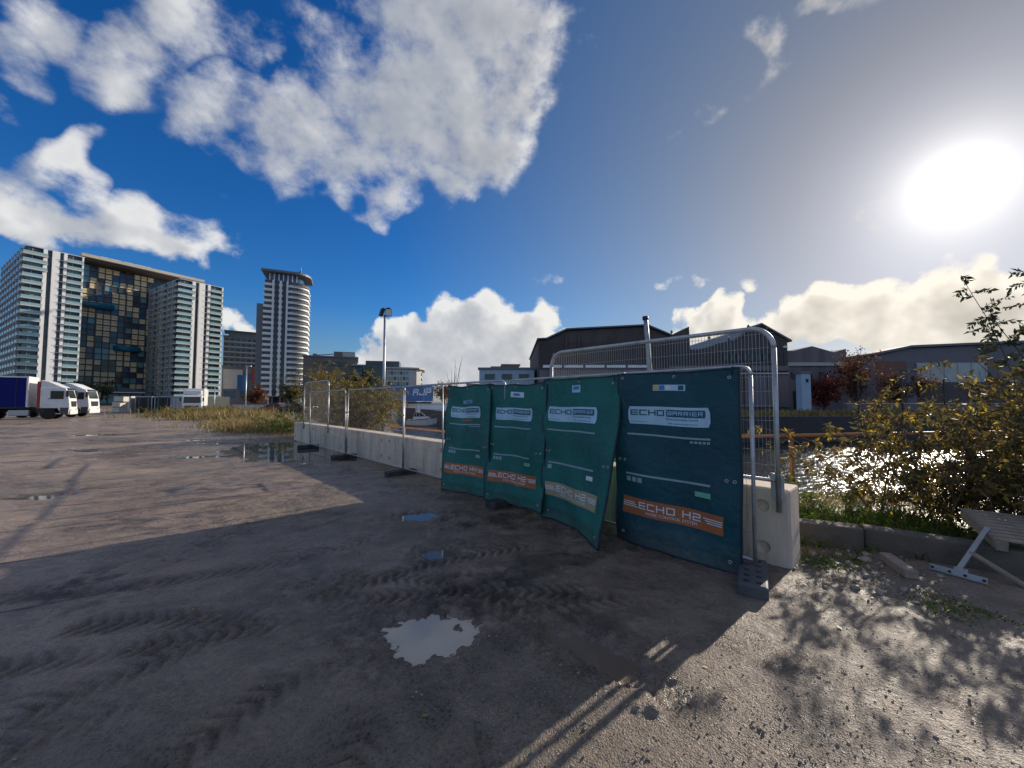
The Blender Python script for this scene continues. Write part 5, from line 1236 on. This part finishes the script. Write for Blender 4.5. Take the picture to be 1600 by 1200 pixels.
# fallen leaves
def fallen():
    x = np.concatenate([rng.uniform(-3, 3, 60), rng.normal(3.4, .5, 120), rng.uniform(-8, 0, 60)]); y = np.concatenate([rng.uniform(1.5, 7, 60), rng.normal(3.6, .45, 120), rng.uniform(2, 9, 60)])
    uu = rng.uniform(4.8, 18, 700); nn = .36 - np.abs(rng.normal(0, .10, 700)); x = np.concatenate([x, EX - DX * uu + NX * nn]); y = np.concatenate([y, EY - DY * uu + NY * nn])
    h, *_ = ground_height(x, y); n = len(x); a = rng.uniform(0, 6.28, n)
    P = np.stack([x, y, h + .008], -1); D = np.stack([np.cos(a), np.sin(a), rng.normal(0, .15, n)], -1); S = np.stack([-np.sin(a), np.cos(a), rng.normal(0, .2, n)], -1)
    L = rng.uniform(.018, .05, n)[:, None]
    V = np.stack([P, P + D * L * .5 + S * L * .3, P + D * L, P + D * L * .5 - S * L * .3], 1).reshape(-1, 3); b = np.arange(n)[:, None] * 4
    F = np.concatenate([b + np.array([[0, 1, 2]]), b + np.array([[0, 2, 3]])], 1).reshape(-1, 3)
    tag(obj('fallen_leaves', npmesh('fallen_leaves', V, F, {'tint': np.repeat(rng.random(n), 4)}), 'leaf_fallen'), 'fallen brown and yellow leaves scattered on the yard', 'leaves', None, 'stuff')
fallen()
# trees on the far quay
def far_tree(said, loc, h, cr, leaf, nleaf, ls, dens=1., group='trees on the far quay', flat=1.):
    t = thing('autumn_tree', said, 'tree', loc, 0, group); tr = MB()
    tr.tube([(0, 0, -.2), (.1, 0, h * .35), (0, .1, h * .75)], [h * .028, h * .02, h * .008], 7, False); tips = []
    for i in range(int(34 * dens)):
        z = h * rng.uniform(.22, .72); a = rng.uniform(0, 6.28); c = curve_pts((0, 0, z), (math.cos(a), math.sin(a), rng.uniform(.3, 1.2)), cr * rng.uniform(.6, 1.15), 5, .1, rng, .35)
        tr.tube(c, list(np.linspace(h * .008, h * .002, 6)), 4, False); tips.append(c)
        for q in range(3):
            k = rng.integers(2, 6); s = curve_pts(c[k], rng.normal(size=3) + np.array([0, 0, .4]), cr * .4 * rng.uniform(.5, 1.2), 3, .1, rng, .4); tr.tube(s, list(np.linspace(h * .003, h * .001, 4)), 3, False); tips.append(s)
    tr.build('trunk', 'bark', t, True)
    T = np.concatenate(tips); idx = rng.integers(0, len(T), nleaf); P = T[idx] + rng.normal(0, cr * .10, (nleaf, 3)); L = ls * (.6 + .8 * rng.random(nleaf))
    o = obj('crown', leaf_mesh('crown', P, rng.normal(size=(nleaf, 3)) + np.array([0, 0, -.3]), L, L * .7, rng.random(nleaf), rng), leaf, t); tag(o, None, None, None, 'stuff')
far_tree('thinning orange autumn tree in front of the low mauve building', (46.5, 52, 0), 9.5, 3.0, 'leaf_rust', 1900, .30)
far_tree('small red leaved tree beside the pale cabinet', (40.5, 50, 0), 4.8, 2.3, 'leaf_red', 2600, .28)
far_tree('low rust coloured tree between the two dock cabinets', (51, 50, 0), 5.0, 2.8, 'leaf_rust', 2400, .28)
far_tree('grey green tree rising behind the low mauve building', (66, 80, 0), 14, 3.5, 'leaf_dark', 1800, .45)
far_tree('rust red tree beside the blue lettered trailer', (-17.0, 96, 0), 7.5, 3.0, 'leaf_rust', 2200, .35)
far_tree('yellow green tree below the white balcony tower', (-92, 160, 0), 9.0, 5.0, 'leaf_yellow', 1800, .7, group='trees by the towers')
far_tree('orange bush shaped tree under the white balcony tower', (-112, 168, 0), 7.0, 4.5, 'leaf_rust', 1800, .7, group='trees by the towers')
far_tree('dark green tree in front of the office block glass', (-47, 118, 0), 11, 5, 'leaf_dark', 2500, .6, group='trees by the towers')
far_tree('olive tree in front of the brown office block', (-60, 122, 0), 10, 5.5, 'leaf_yellow', 2500, .6, group='trees by the towers')
far_tree('dark hedge like tree before the chequered apartment wing', (-176, 160, 0), 7, 7, 'leaf_dark', 2600, .8, group='trees by the towers')
# bare saplings beyond the fence
for i, (x, y, hh, said) in enumerate([(-9.5, 62, 9.5, 'bare upright sapling with thin twigs on the far quay by the hall')]):
    t = thing('bare_sapling', said, 'tree', (x, y, 0)); tr = MB()
    for q in range(9):
        c = curve_pts((0, 0, .0), (rng.normal(0, .10), rng.normal(0, .10), 1), hh * rng.uniform(.6, 1.), 6, 0, rng, .1); tr.tube(c, list(np.linspace(.07, .015, 7)), 4, False)
    tr.build('branch', 'bark', t, True)
blades('quay_scrub', 'pale dry scrub along the edge of the far quay', 'scrub', (0, 0, 0), 6000, strip((14, 43.5), (62, 48), .9), (.3, 1.4), .04, 'leaf_gold', rng, .6)
